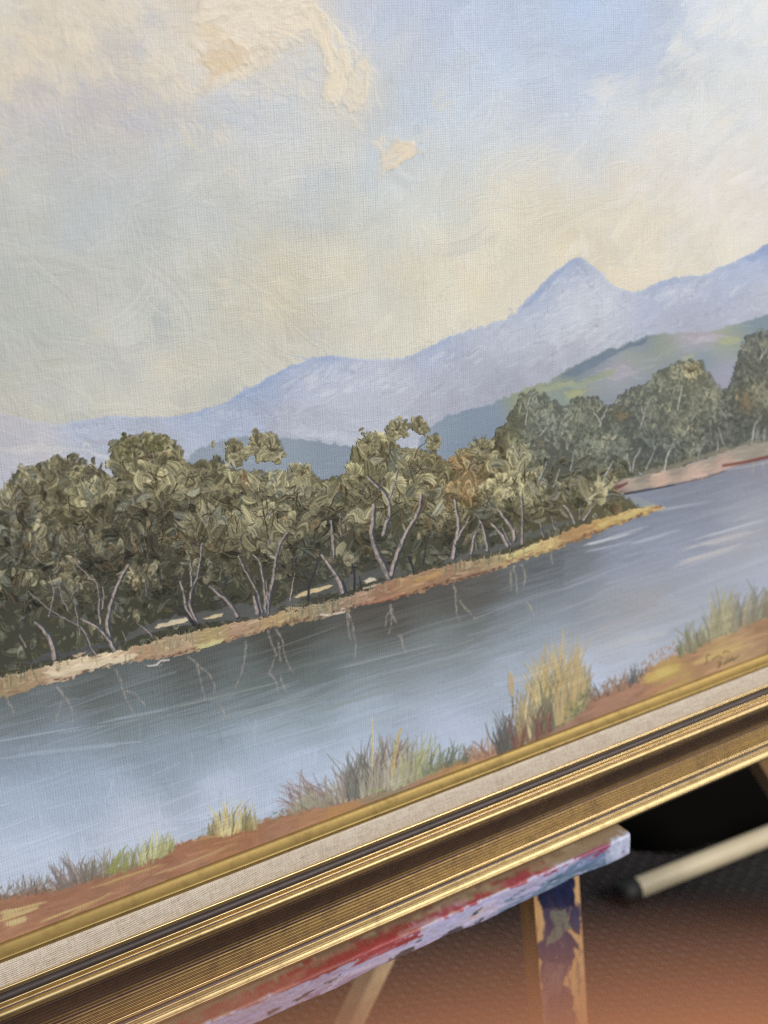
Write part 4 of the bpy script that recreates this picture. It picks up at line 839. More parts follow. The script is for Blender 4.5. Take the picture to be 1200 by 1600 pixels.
def paint_material():
    N = NT('oil_paint'); at = N.n('ShaderNodeAttribute', attribute_name='paint'); tk = N.n('ShaderNodeAttribute', attribute_name='thick')
    keep = N.math('SUBTRACT', 1., N.math('MULTIPLY', tk.outputs['Fac'], .93))
    h = N.math('MULTIPLY', weave_height(N), keep)
    fine = N.noise(N.coord(), 1500., 3, .7)
    h = N.math('ADD', h, N.math('MULTIPLY', fine, .5))
    grain = N.noise(N.coord(), 2600., 2, .6)
    g = N.math('ADD', .88, N.math('MULTIPLY', grain, .24))
    hs = N.n('ShaderNodeVectorMath', operation='SCALE'); N.l(at.outputs['Color'], hs.inputs[0]); N.l(g, hs.inputs['Scale'])
    ro = N.math('ADD', .56, N.math('MULTIPLY', N.noise(N.coord(), 60., 3), .16))
    return N.set(Base_Color=hs.outputs[0], Roughness=ro, Specular_IOR_Level=.24, Normal=N.bump(h, .8, .00026))
M_paint = paint_material()
def plain(name, c, rough=.6, **kw):
    N = NT(name); N.set(Base_Color=c, Roughness=rough, **kw); return N.m
def gold_material(name, c1, c2, rough=.3, streak=1., met=.9, dark=.35, patina='3A2A18'):
    N = NT(name); v = N.coord((14, 1400, 1400)); s1 = N.noise(v, 1., 4, .7); s2 = N.noise(N.coord(), 140., 5, .7); s3 = N.noise(N.coord(), 900., 3, .6)
    c = N.mix(N.ramp(s1, [(.3, 0.), (.7, 1.)]), c1, c2)
    c = N.mix(N.math('MULTIPLY', N.ramp(s2, [(.48, 0.), (.78, 1.)]), dark), c, patina)
    r = N.math('ADD', rough, N.math('MULTIPLY', s3, .22))
    h = N.math('ADD', N.math('MULTIPLY', s1, streak), N.math('MULTIPLY', s3, .2))
    b1 = N.bump(N.math('ADD', N.noise(N.coord((25, 90, 90)), 1., 2, .5), N.math('MULTIPLY', s2, .12)), .35, .0007)
    return N.set(Base_Color=c, Metallic=met, Roughness=r, Normal=N.bump(h, .25, .00005, b1))
M_gold = gold_material('gilt_bead', 'B49C6E', 'CAB488', .4, .4, .95, .45)
M_slip = gold_material('gilt_slip', '988250', 'A88E58', .46, .4, .8, .4)
M_scoop = gold_material('antique_gilt', '8E7444', '68543C', .36, 1.2, .85, .5, '33262A')
M_scoop_d = gold_material('darkened_gilt', '4E3E3C', '6A5440', .4, 1.2, .75, .5, '2A2224')  # upper flutes darker: patina, plus uneven reflection put into the colour
M_dark = gold_material('black_bronze', '443C3C', '544A48', .45, .8, .55, .3, '201C1E')
M_lip = gold_material('pale_gilt', 'CDB27E', 'D8C294', .3, .5, .9, .2)
def linen_material():
    N = NT('linen'); v = N.coord(); sep = N.n('ShaderNodeSeparateXYZ'); N.l(v, sep.inputs[0])
    wob = N.math('MULTIPLY', N.noise(v, 200., 2), .0006)
    a = N.math('SINE', N.math('MULTIPLY', N.math('ADD', sep.outputs[0], wob), 2*math.pi/.00105)); b = N.math('SINE', N.math('MULTIPLY', N.math('ADD', sep.outputs[2], wob), 2*math.pi/.00095))
    weave = N.math('MULTIPLY', a, b)
    slub = N.noise(N.coord((1100, 1100, 110)), 1., 3, .7); slub2 = N.noise(N.coord((110, 110, 1100)), 1., 3, .7); st = N.noise(v, 130., 4, .7)
    c = N.ramp(N.math('ADD', N.math('MULTIPLY', weave, .08), N.math('MULTIPLY', N.math('ADD', slub, slub2), .5)), [(.25, 'A08E7A'), (.5, 'CDBFAE'), (.8, 'E2D8CA')])
    c = N.mix(N.math('MULTIPLY', N.ramp(st, [(.52, 0.), (.75, 1.)]), .35), c, '96846C')
    h = N.math('ADD', N.math('MULTIPLY', weave, .4), N.math('ADD', slub, slub2))
    return N.set(Base_Color=c, Roughness=.9, Specular_IOR_Level=.1, Normal=N.bump(h, .7, .0003))
M_linen = linen_material()

# ================================================================ the framed painting
pic = empty('framed_painting', 'gilt framed oil painting of gum trees, river and blue mountains resting on easel', 'painting', MW)
CWd, CHt = .62, .47
cnv = link('canvas', mesh('canvas', [(-CWd-.01, .006, -.01), (.01, .006, -.01), (.01, .006, CHt+.01), (-CWd-.01, .006, CHt+.01), (-CWd-.01, .0175, -.01), (.01, .0175, -.01), (.01, .0175, CHt+.01), (-CWd-.01, .0175, CHt+.01)],
    [(0, 1, 2, 3), (7, 6, 5, 4), (0, 4, 5, 1), (1, 5, 6, 2), (2, 6, 7, 3), (3, 7, 4, 0)]), plain('raw_canvas', 'B9AC94', .9), pic)

# vertices of the sheet in the plane of the canvas <-> photo pixels
def to_px(u, v):
    p0 = C0[0]+RU[0]*u-DN[0]*v; p1 = C0[1]+RU[1]*u-DN[1]*v; p2 = C0[2]+RU[2]*u-DN[2]*v
    return F*p0/p2+CX, F*p1/p2+CY
def bil(A, X, Y):
    x = np.clip(X-RX0, 0, RW-1.01); y = np.clip(Y-RY0, 0, RH-1.01); x0 = x.astype(int); y0 = y.astype(int); fx = x-x0; fy = y-y0
    if A.ndim == 3: fx = fx[:, None]; fy = fy[:, None]
    return A[y0, x0]*(1-fx)*(1-fy)+A[y0, x0+1]*fx*(1-fy)+A[y0+1, x0]*(1-fx)*fy+A[y0+1, x0+1]*fx*fy
R3 = (RID == 3)
_k = R3.astype(np.int32).cumsum(0).cumsum(1); _q = 4
R3in = np.zeros_like(R3); R3in[_q+1:-_q, _q+1:-_q] = (_k[2*_q+1:, 2*_q+1:]-_k[:-2*_q-1, 2*_q+1:]-_k[2*_q+1:, :-2*_q-1]+_k[:-2*_q-1, :-2*_q-1]) == (2*_q+1)**2
def sheet(step, keep, z0, names, off=0., mode=0):
    nu, nv = int((CWd+.006)/step)+1, int((CHt+.006)/step)+1
    us = np.linspace(-CWd-.003, .003, nu); vs = np.linspace(-.003, CHt+.003, nv)
    U, Vv = np.meshgrid(us, vs); U = U.ravel(); Vv = Vv.ravel()
    us_, vs_ = U, Vv
    if mode == 3:       # beyond the main view the same brushwork carries on
        us_ = np.where(U < -.455, -.91-U, U); vs_ = np.where(Vv > .38, .76-Vv, Vv)
    X, Y = to_px(us_, vs_); X0_, Y0_ = to_px(U, Vv)
    col = lin(bil(COL, X, Y)); hg = bil(HGT, X, Y)*.001; th = bil(THK, X, Y)
    rid = RID[np.clip(Y-RY0, 0, RH-1).astype(int), np.clip(X-RX0, 0, RW-1).astype(int)]
    co = np.stack([U, -(z0+hg), Vv], 1)
    if mode == 1:       # base sheet: leave out the inside of the tree mass, keep a lowered rim under its edge
        inn = R3in[np.clip(Y-RY0, 0, RH-1).astype(int), np.clip(X-RX0, 0, RW-1).astype(int)]
        co[:, 1] += np.where(rid == 3, .0003, 0); rid = np.where(inn, 99, np.where(rid == 3, 2, rid))
    i = np.arange(nu*nv).reshape(nv, nu)
    q = np.stack([i[:-1, :-1].ravel(), i[:-1, 1:].ravel(), i[1:, 1:].ravel(), i[1:, :-1].ravel()], 1)
    kq = keep(X0_[q[:, 0]], Y0_[q[:, 0]]); q = q[kq]; qr = rid[q[:, 0]]
    for r, (nm, lb) in names.items():
        f = q[qr == r] if (len(names) > 1 or mode == 2) else q
        if not len(f): continue
        used, inv = np.unique(f, return_inverse=True)
        me = mesh(nm, co[used], inv.reshape(f.shape))
        c4 = np.ones((len(used), 4), np.float32); c4[:, :3] = col[used]
        a = me.color_attributes.new('paint', 'FLOAT_COLOR', 'POINT'); a.data.foreach_set('color', c4.ravel())
        b = me.attributes.new('thick', 'FLOAT', 'POINT'); b.data.foreach_set('value', th[used].astype(np.float32))
        o = link(nm, me, M_paint, cnv, True)
        if lb: o['label'] = lb
mg = 20
names = {0: ('painted_sky', 'pale blue and cream painted sky with thick cloud strokes'), 1: ('painted_mountains', 'lavender blue painted mountain range with a pointed peak'), 2: ('painted_hills', 'slate blue and green painted hills below the mountains'),
         3: ('painted_trees', 'olive and khaki painted gum trees in thick ridged paint with pale trunks'), 4: ('painted_far_bank', 'ochre, cream and red painted river bank under the trees'), 5: ('painted_river', 'grey blue painted river with trunk reflections'),
         6: ('painted_near_bank', 'terracotta painted foreground bank with tufts of dry grass'), 7: ('signature', 'small dark painted signature at the lower right of the canvas')}
vis = lambda X, Y: (X > -mg) & (X < 1200+mg) & (Y > -mg) & (Y < 1600)
sheet(.00042, vis, .0008, {k: v for k, v in names.items() if k != 3}, mode=1)
sheet(.00029, vis, .0008, {3: names[3]}, mode=2)
sheet(.0012, lambda X, Y: (X < -mg+10) | (Y < -mg+10) | (X > 1200+mg-10), .0005, {0: ('painted_margin', 'rest of the painted canvas towards its top and left edges')}, mode=3)

# frame: profile given as (photo row at column 600, height in front of the canvas in mm)
def pr(lst):
    o = []
    for y, w in lst:
        L = toloc(600, y, w/1000.); o.append((-L[2], w/1000.))
    return o
slip = pr([(1247, 1.2), (1248, 1.9), (1252, 2.8), (1266, 5.8), (1268, 6.6), (1270, 6.9), (1272, 6.6), (1273.5, 5.6)])
lin_ = pr([(1273.5, 5.4), (1275, 6.3), (1278, 6.6), (1305, 8.4), (1307, 8.2)])
band = pr([(1306.3, 7.6), (1307, 9.6), (1308.5, 10.4), (1310.5, 10.5), (1312.5, 9.6), (1314, 9.2), (1318, 9.1), (1322, 9.7), (1325, 11.0), (1326, 12.2), (1328, 12.7), (1330, 12.4), (1331.5, 11.3), (1334, 11.0), (1336.5, 11.6)])
bead = pr([(1336.5, 11.6), (1337.2, 12.6), (1339, 13.6), (1341.5, 14.4), (1344.5, 15.0), (1347.5, 15.1), (1350, 14.3), (1351, 12.2)])
nfl = 13; fl_ = [(1351, 12.0), (1352.5, 11.0)]
for k in range(nfl*6+1):
    t = k/(nfl*6); y = 1353+t*60; w = 11.0-3.6*math.sin(math.pi*min(1, t*1.0))**1.2+1.6*t
    fl_.append((y, w+.32*abs(math.sin(math.pi*k/6))**.8*(1 if k % 6 else .9)))
fl_ += [(1414, 13.2), (1415.5, 14.0), (1417.5, 14.0), (1419, 13.0), (1420, 11.6), (1422.5, 11.0), (1425, 11.6)]
def clean(P):
    o = [P[0]]
    for p in P[1:]:
        if p[0] > o[-1][0]-.0009: o.append(p)
    return o
flut = pr(fl_)
ob = [(1425, 11.6)]
for k in range(25):
    a = math.pi*(.04+.9*k/24); s_ = k/24; ob.append((1425.5+21.5*s_, 11.4+4.4*math.sin(math.pi/2*min(1, s_*1.08))**1.1-(1.6*((s_-.9)/.1)**2 if s_ > .9 else 0)+(.12 if k % 4 == 0 else 0)))
outer = pr(ob)
ro, rw_ = outer[-1]
OUT = ro+.001
outer += [(OUT, rw_-.003), (OUT, -.016), (.012, -.016)]
def rail(P, side):
    """extrude a profile (outward offset, height) along one side of the opening with mitred ends"""
    n = len(P); V = []
    for e in (0, 1):
        for o, w in P:
            if side == 'bottom': V.append(((-CWd-o) if e == 0 else o, -w, -o))
            elif side == 'right': V.append((o, -w, -o if e == 0 else CHt+o))
            elif side == 'top': V.append((o if e == 0 else -CWd-o, -w, CHt+o))
            else: V.append((-CWd-o, -w, (CHt+o) if e == 0 else -o))
    Fc = [(k+1, k, n+k, n+k+1) for k in range(n-1)]
    return V, Fc
for side in ('bottom', 'right', 'top', 'left'):
    def mk(nm, P, m, par, smooth=True, lb=None):
        V, Fc = rail(P, side); o = link(nm, mesh(nm, V, Fc), m, par, smooth)
        if lb: o['label'] = lb
        return o
    mk('gold_slip', slip, M_slip, pic, False, 'narrow sloping gold slip against the canvas'); mk('linen_liner', lin_, M_linen, pic, False, 'beige woven linen liner strip')
    mo = mk('frame_moulding', band[:2], M_lip, pic, True, 'bronze and gold ridged wooden frame moulding')
    b_ = mk('inner_band', band[1:], [M_dark, M_lip], mo, True, 'dark band with two thin pale gold lines')
    mi = [1 if (k in (0, 1, 2, 3) or 8 <= k <= 11) else 0 for k in range(len(b_.data.polygons))]; b_.data.polygons.foreach_set('material_index', mi)
    mk('inner_bead', bead, M_gold, mo, True, 'bright gold rounded bead')
    f_ = mk('fluted_scoop', flut, [M_scoop_d, M_scoop, M_lip, M_dark], mo, False, 'hollow with fine lengthwise ridges, gilt colour graded dark to gold for patina and reflection')
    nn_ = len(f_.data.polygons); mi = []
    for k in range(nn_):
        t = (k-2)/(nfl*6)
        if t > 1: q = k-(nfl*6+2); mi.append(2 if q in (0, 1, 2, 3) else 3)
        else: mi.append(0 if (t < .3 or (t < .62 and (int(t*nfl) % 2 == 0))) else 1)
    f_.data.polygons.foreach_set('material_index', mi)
    mk('outer_bead', outer, M_gold, mo, True, 'broad gold outer bead')

# ================================================================ easel
def switch(x0, y0, W_, H_, c):
    """start a fresh paint raster"""
    global RX0, RY0, RW, RH, XX, YY, COL, HGT, THK, RID
    RX0, RY0, RW, RH = x0, y0, W_, H_
    XX, YY = np.meshgrid(np.arange(RW, dtype=np.float32)+RX0, np.arange(RH, dtype=np.float32)+RY0)
    COL = np.zeros((RH, RW, 3), np.float32)+hexc(c); HGT = np.zeros((RH, RW), np.float32); THK = np.ones((RH, RW), np.float32); RID = np.zeros((RH, RW), np.uint8)
M_wood = None
def wood_material(name, c1, c2, axis=2):
    N = NT(name); s = [260, 260, 260]; s[axis] = 9
    g = N.noise(N.coord(tuple(s)), 1., 5, .65); g2 = N.noise(N.coord(), 40., 3)
    c = N.mix(N.ramp(g, [(.3, 0.), (.7, 1.)]), c1, c2); c = N.mix(N.math('MULTIPLY', N.ramp(g2, [(.5, 0.), (.8, 1.)]), .4), c, '5A4028')
    return N.set(Base_Color=c, Roughness=.55, Specular_IOR_Level=.3, Normal=N.bump(g, .3, .0004))
M_wood = wood_material('pine_wood', 'B98A58', '9C7040'); M_wood_x = wood_material('pine_wood_lengthwise', 'AE8150', '946A3E', 0)
def daub_material():
    N = NT('daubed_paint'); at = N.n('ShaderNodeAttribute', attribute_name='paint'); n1 = N.noise(N.coord(), 500., 4, .7)
    g = N.math('ADD', .86, N.math('MULTIPLY', n1, .28)); hs = N.n('ShaderNodeVectorMath', operation='SCALE'); N.l(at.outputs['Color'], hs.inputs[0]); N.l(g, hs.inputs['Scale'])
    return N.set(Base_Color=hs.outputs[0], Roughness=.5, Specular_IOR_Level=.4, Normal=N.bump(n1, .4, .0006))
M_daub = daub_material()
def colour_mesh(me, X, Y):
    c4 = np.ones((len(me.vertices), 4), np.float32); c4[:, :3] = lin(np.clip(bil(COL, X, Y), .01, .97))
    a = me.color_attributes.new('paint', 'FLOAT_COLOR', 'POINT'); a.data.foreach_set('color', c4.ravel())

easel = empty('artist_easel', 'wooden easel under the painting, its ledge and post smeared with dried oil paint', 'easel', MW)
# ledge raster: x = photo column of its front edge, y = 0..40 top face, 40..92 front face
switch(-500, -20, 1560, 140, '8E7A64')
def daubs(n, xr, yr, cols, L=(20, 70), W=(5, 14), op=(.5, .95), ang=.0, aj=.2, dry=(0, .4)):
    for i in range(n):
        dab(rng.uniform(*xr), rng.uniform(*yr), rng.normal(ang, aj), rng.uniform(*L), rng.uniform(*W), *(lambda c_, d_: (c_, mix(c_, d_, .35)))(hexc(cols[rng.integers(0, len(cols))]), hexc(cols[rng.integers(0, len(cols))])), bend=rng.normal(0, 3), op=rng.uniform(*op), h=.25, amp=.12, dry=rng.choice(dry), rag=.6)
daubs(120, (-500, 1060), (-10, 44), ['8E7A60', '9A886C', '84705A', 'A0907A'])  # tan top face toned down, holding the shade beneath the frame
COL[62:] = hexc('ACA6CA'); daubs(260, (-500, 1060), (42, 100), ['A5A0BC', 'ADA8C2', '9C98B4', 'AAA0B8', 'B4AEC6'])
daubs(60, (560, 780), (48, 90), ['B9B2D4', 'C4BCD8', 'A6AACB', 'B8A8BC'])
daubs(60, (-100, 560), (42, 96), ['9C88A0', 'A893A8', '8E7C98', 'B0A0B8'])
daubs(30, (-500, 640), (84, 100), ['C4BCD2', 'B8AEC6'], W=(3, 6))
daubs(90, (470, 650), (6, 42), ['8A2024', '8A2A2E', '7A1C22', '7E3036'], aj=.15)
daubs(30, (560, 650), (30, 62), ['8A2428', '9C3A44'], L=(20, 50))
daubs(40, (330, 480), (10, 44), ['8E3A34', '9C5A50', 'A06A60', '8E4A44'])
daubs(40, (100, 400), (10, 44), ['8E5A50', '9A6E60', '8A4A48'])
daubs(30, (640, 720), (14, 44), ['A88090', 'B49AA0', 'A09080', '8E3438'])
daubs(60, (480, 900), (-4, 20), ['6E5A4A', '8A6E58', '7A3A34', '94806A'], L=(20, 60), W=(5, 10))
daubs(26, (700, 860), (22, 42), ['96303A', 'A0485A', 'A88898', '8A2A30'], L=(14, 40), W=(4, 9))
for (x, y, s) in [(752, 28, 9), (762, 34, 8), (740, 38, 7), (820, 30, 10), (832, 24, 8), (808, 38, 8), (842, 32, 6), (862, 48, 6), (915, 44, 8), (932, 42, 12), (942, 50, 13), (936, 62, 9), (715, 38, 6), (700, 40, 6), (955, 8, 4), (962, 4, 4), (680, 30, 9), (905, 38, 6), (884, 44, 4)]:
    for k in range(5): dab(x+rng.normal(0, s*.6), y+rng.normal(0, s*.4), rng.normal(0, .3), s*2.2, s*.8, hexc('862A32' if x < 900 else '8A3A54'), hexc('98404A' if x < 900 else '7E3E5C'), op=.9, h=.3, amp=.1, rag=.5)
daubs(34, (800, 950), (66, 96), ['5C7086', '6A7E94', '4E6278', '7A8CA4'], L=(30, 80), W=(6, 12), ang=-.1)
daubs(14, (870, 960), (54, 70), ['6E7EA0', '8090B4'], L=(20, 50))
daubs(30, (950, 1000), (44, 92), ['B4BAD4', 'C2C6DC', '98A4BE'], ang=1.5)
for (x, y, w, h_) in [(632, 88, 30, 16), (618, 94, 22, 8), (710, 86, 26, 12), (700, 92, 20, 8), (744, 64, 18, 7), (606, 84, 8, 4), (520, 74, 26, 4), (470, 80, 36, 5), (430, 84, 20, 5), (748, 90, 10, 6), (655, 74, 12, 4)]:
    for k in range(3): dab(x+rng.normal(0, 3), y+rng.normal(0, 2), rng.normal(-.1, .2), w, h_, hexc('33363C'), hexc('4A4E54'), op=.95, h=.15, amp=.05, rag=.6)
daubs(14, (735, 780), (56, 84), ['C8A898', 'C09A8C', 'D4C0C4'], L=(8, 20), W=(3, 6))
wf = .0245; vt = -OUT-.0003; vb = vt-.0135; wb = -.012
prof_l = []
for k in range(13): prof_l.append((wb+(wf-.0015-wb)*k/12, vt, 40*(wb+(wf-.0015-wb)*k/12-.014)/(wf-.014)))
prof_l += [(wf-.0007, vt-.0002, 40), (wf-.0001, vt-.0008, 42)]
for k in range(13): prof_l.append((wf, vt-.0012+(vb-vt+.0024)*k/12, 44+48*k/12))
prof_l += [(wf-.0002, vb+.0007, 94), (wf-.0008, vb+.0001, 96), (wb, vb, 110)]
xr_ = toloc(986, 1306, wf)[0]; xs = np.linspace(xr_-.62, xr_, 900)
V, SX, SY = [], [], []
for x in xs:
    p = C0+RU*x-NN*wf-DN*vt; px = F*p[0]/p[2]+CX
    for w, v, s in prof_l:
        V.append((x, -w, v)); SX.append(px); SY.append(s)
n = len(prof_l); m_ = len(xs); i = np.arange(n*m_).reshape(m_, n)
q = np.stack([i[:-1, 1:].ravel(), i[:-1, :-1].ravel(), i[1:, :-1].ravel(), i[1:, 1:].ravel()], 1)
V = np.array(V); SX = np.array(SX); SY = np.array(SY)
hg = bil(HGT, SX, SY)*.0012; wv = .0006*np.sin(V[:, 0]*61)+.0004*np.sin(V[:, 0]*143+1)
fr = SY > 41; V[fr, 1] -= hg[fr]; V[~fr, 2] += hg[~fr]*.5; V[SY > 88, 2] += wv[SY > 88]
# rounded far end
e_ = np.clip((V[:, 0]-(xr_-.0016))/.0016, 0, 1); V[:, 1] += np.where(-V[:, 1] > 0, e_**2*.0012, 0)
me = mesh('ledge', V, q); colour_mesh(me, SX, SY); link('ledge', me, M_daub, easel, True)['label'] = 'narrow ledge under the frame smeared lavender, red and grey'
capV = V[i[-1]]; me = mesh('ledge_end', capV, [tuple(range(n-1, -1, -1))]); colour_mesh(me, SX[i[-1]]-8, np.full(n, 60.)); link('ledge_end', me, M_daub, easel)['label'] = 'sawn end of the ledge with bluish paint'

def plank(name, A, B, wid, thick, mat, par, side=(1, 0, 0), seg=1, lb=None):
    """straight plank between two points (painting frame); A, B are centres of its front face"""
    A = np.array(A, float); B = np.array(B, float); t = nrm(B-A); s = np.array(side, float); s = nrm(s-t*(s@t)); f = np.cross(t, s); 
    if f[1] > 0: f = -f
    c = .0012; P = []
    for (a, b) in [(-wid/2, -c), (-wid/2+c, 0), (wid/2-c, 0), (wid/2, -c), (wid/2, -thick+c), (wid/2-c, -thick), (-wid/2+c, -thick), (-wid/2, -thick+c)]: P.append(s*a+f*b)
    V = [A+p for p in P]+[B+p for p in P]; bm = bmesh.new(); vs = [bm.verts.new(v) for v in V]
    for k in range(8): bm.faces.new((vs[k], vs[(k+1) % 8], vs[8+(k+1) % 8], vs[8+k]))
    bm.faces.new(vs[:8]); bm.faces.new(vs[8:][::-1]); bmesh.ops.recalc_face_normals(bm, faces=bm.faces)
    me = bpy.data.meshes.new(name); bm.to_mesh(me); bm.free(); o = link(name, me, mat, par)
    if lb: o['label'] = lb
    return o
def to_floor(A, B):
    """prolong A->B (painting frame) to the carpet"""
    A = np.array(A); B = np.array(B); a = wld(A); b = wld(B); t = (0.004-a[2])/(b[2]-a[2]); return A+(B-A)*t
wp = -.0135
a1, a2 = toloc(832, 1393, wp), toloc(904, 1364, wp); b1, b2 = toloc(849, 1588, wp), toloc(915, 1580, wp)
A = (a1+a2)/2; B = (b1+b2)/2; Wp = np.linalg.norm((a2-a1)[[0]])
A = A+(A-B)/np.linalg.norm(A-B)*.012
Bf = to_floor(A, B)
up_t = A+(A-B)/np.linalg.norm(A-B)*.42
post = plank('post', up_t, Bf, Wp, .015, M_wood, easel, lb='upright pine post smeared navy and purple below the ledge')
# smear on the front of the post: a thin skin of dried paint
switch(790, 1320, 170, 330, 'C49A6C')
daubs(120, (800, 950), (1330, 1640), ['C49A6C', 'B98C5C', 'CFA97C', 'BC9468'], L=(30, 90), W=(4, 10), ang=1.5, aj=.06)
patch('838,1330 890,1330 896,1392 902,1418 896,1424 870,1420 846,1420 838,1404 834,1392', hexc('171C38'), hexc('202850'), .3, 1.5, 40, 2.5, 201, 0, L=30, W=9, soft=.8)
patch('848,1418 902,1414 905,1440 908,1464 898,1456 890,1444 888,1424 886,1450 892,1460 905,1478 908,1486 896,1480 892,1500 886,1512 880,1536 895,1560 900,1640 850,1640 848,1560 846,1500 838,1492 836,1480 848,1470 850,1440', hexc('3E3650'), hexc('4E3E54'), .25, 1.5, 70, 2.5, 202, 0, L=34, W=9, soft=.8)
patch('862,1424 884,1420 887,1450 876,1462 858,1472 852,1480 854,1462 866,1448', hexc('6A6C62'), hexc('787860'), .2, .2, 16, 2, 203, 0, L=14, W=4, soft=.8)
patch('890,1420 902,1418 904,1450 894,1450', hexc('2C3452'), hexc('343C5C'), .2, 1.5, 8, 1.5, 204, 0, L=20, W=6)
patch('850,1500 884,1508 878,1540 860,1560 852,1640 846,1560', hexc('6E5A60'), hexc('7A646A'), .2, 1.5, 14, 2, 205, 0, L=30, W=8, op=.7)
for i in range(46): dab(rng.uniform(834, 912), rng.uniform(1380, 1600), 1.5+rng.normal(0, .3), rng.uniform(3, 16), rng.uniform(1.5, 4), hexc(['2A2C48', '5A4658', '6C6C64', 'A88A70', '3C3040'][rng.integers(0, 5)]), op=.8, h=.25)
for i in range(16): dab(rng.uniform(840, 905), rng.uniform(1395, 1560), 1.55, rng.uniform(20, 60), rng.uniform(2, 5), hexc(['1A1F3C', '4A3C50', '584850'][rng.integers(0, 3)]), hexc('5A4C58'), op=.7, h=.3, amp=.2, dry=.4)
for y in (1430, 1438, 1446): dab(874, y, .1, 14, 2.4, hexc('3A3A44'), op=.8, h=.1)
nx, ny = 60, 150
tA = nrm(Bf-A); sd_ = nrm(np.array([1., 0, 0])-tA*tA[0])
V = []; SX = []; SY = []
for j in range(ny):
    for i_ in range(nx):
        P = A+tA*(.20*j/(ny-1)-.004)+sd_*(Wp*.98*(i_/(nx-1)-.5)); p = C0+RU*P[0]+NN*P[1]-DN*P[2]
        V.append(P); SX.append(F*p[0]/p[2]+CX); SY.append(F*p[1]/p[2]+CY)
V = np.array(V); SX = np.array(SX); SY = np.array(SY); V[:, 1] -= .0004+bil(HGT, SX, SY)*.001
i = np.arange(nx*ny).reshape(ny, nx); q = np.stack([i[:-1, :-1].ravel(), i[1:, :-1].ravel(), i[1:, 1:].ravel(), i[:-1, 1:].ravel()], 1)
me = mesh('dried_paint', V, q); colour_mesh(me, SX, SY); link('dried_paint', me, M_daub, post, True)['label'] = 'navy, purple and grey dried paint on the post'
# white blob hanging under the ledge
def blob(name, c, r, mat, par, seed=0, sub=3):
    bm = bmesh.new(); bmesh.ops.create_icosphere(bm, subdivisions=sub, radius=1.); rr = np.random.default_rng(seed); ph = rr.uniform(0, 6, 6)
    for v in bm.verts:
        k = 1+.12*math.sin(4*v.co.x+ph[0])*math.sin(5*v.co.z+ph[1])+.06*math.sin(11*v.co.y+ph[2])
        v.co = Vector((v.co.x*r[0]*k+c[0], v.co.y*r[1]*k+c[1], v.co.z*r[2]*k+c[2]))
    me = bpy.data.meshes.new(name); bm.to_mesh(me); bm.free(); return link(name, me, mat, par, True)
bc = toloc(866, 1378, -.008); blob('paint_drip', bc, (.0085, .003, .0022), plain('white_paint', 'C6D0DE', .4), easel, 3)['label'] = 'pale blue white blob of paint under the ledge'
# far legs
w2 = -.16
l1 = (toloc(591, 1503, w2)+toloc(628, 1487, w2))/2; l2 = (toloc(545, 1600, w2)+toloc(575, 1600, w2))/2
wd2 = abs(toloc(606, 1500, w2)[0]-toloc(575, 1500, w2)[0])
plank('leg', l1+(l1-l2)*2.2, to_floor(l1, l2), wd2*.86, .016, wood_material('pale_wood', 'D2BC98', 'C0A680'), easel, lb='pale wooden back leg leaning left')
w3 = -.12
k1, k2 = toloc(1186, 1195, w3), toloc(1203, 1222, w3); dk = nrm(k2-k1); off = np.array([-dk[2], 0, dk[0]]); off = off if off[2] > 0 else -off
plank('leg', k1-dk*.25+off*.013, to_floor(k1+off*.013, k2+off*.013), .026, .02, wood_material('brown_wood', '8A6C4C', '735636'), easel, lb='brown wooden leg spreading to the right')

# ================================================================ floor and what lies on it
def carpet_material():
    N = NT('carpet'); v = N.coord(); sep = N.n('ShaderNodeSeparateXYZ'); wv = N.coord((1, 1, 1), (0, 0, math.radians(-28))); N.l(wv, sep.inputs[0])
    wob = N.math('MULTIPLY', N.noise(v, 40., 2), .006)
    a = N.math('SINE', N.math('MULTIPLY', N.math('ADD', sep.outputs[0], wob), 2*math.pi/.0088)); b = N.math('SINE', N.math('MULTIPLY', N.math('ADD', sep.outputs[1], wob), 2*math.pi/.0120))
    h = N.math('ADD', N.math('MULTIPLY', a, b), N.math('MULTIPLY', a, .6)); f = N.noise(v, 700., 4, .7); b2 = N.noise(v, 9., 3)
    c = N.ramp(N.math('ADD', N.math('MULTIPLY', h, .30), N.math('MULTIPLY', f, 1.)), [(.12, '141313'), (.5, '2E2B2C'), (.95, '625E60')])
    c = N.mix(N.math('MULTIPLY', b2, .35), c, '2A2422')
    return N.set(Base_Color=c, Roughness=.95, Specular_IOR_Level=.1, Normal=N.bump(N.math('ADD', h, f), .9, .003))
fl_o = link('floor', mesh('floor', [(-3, -3, 0), (4, -3, 0), (4, 4, 0), (-3, 4, 0)], [(0, 1, 2, 3)]), carpet_material()); fl_o['kind'] = 'structure'; fl_o['label'] = 'dark grey ribbed carpet'

def lathe(name, prof, A, B, mat, par, seg=40):
    A = Vector(A); B = Vector(B); t = (B-A).normalized(); s = t.orthogonal().normalized(); u = t.cross(s); L = (B-A).length
    V = []; 
    for (x, r) in prof:
        for k in range(seg):
            a = 2*math.pi*k/seg; V.append(A+t*(x*L)+(s*math.cos(a)+u*math.sin(a))*r)
    Fc = [(j*seg+k, j*seg+(k+1) % seg, (j+1)*seg+(k+1) % seg, (j+1)*seg+k) for j in range(len(prof)-1) for k in range(seg)]
    return link(name, mesh(name, [tuple(v) for v in V], Fc), mat, par, True)
r_ = .0100
g1 = ray_floor(988, 1391, r_+.001); g2 = ray_floor(1200, 1306, r_+.001); gd = nrm(g2-g1)
rod = empty('wooden_rod', 'pale round wooden rod with a black end cap lying on the dark carpet', 'rod', Matrix.Translation(Vector(g1)))
z_ = np.zeros(3)
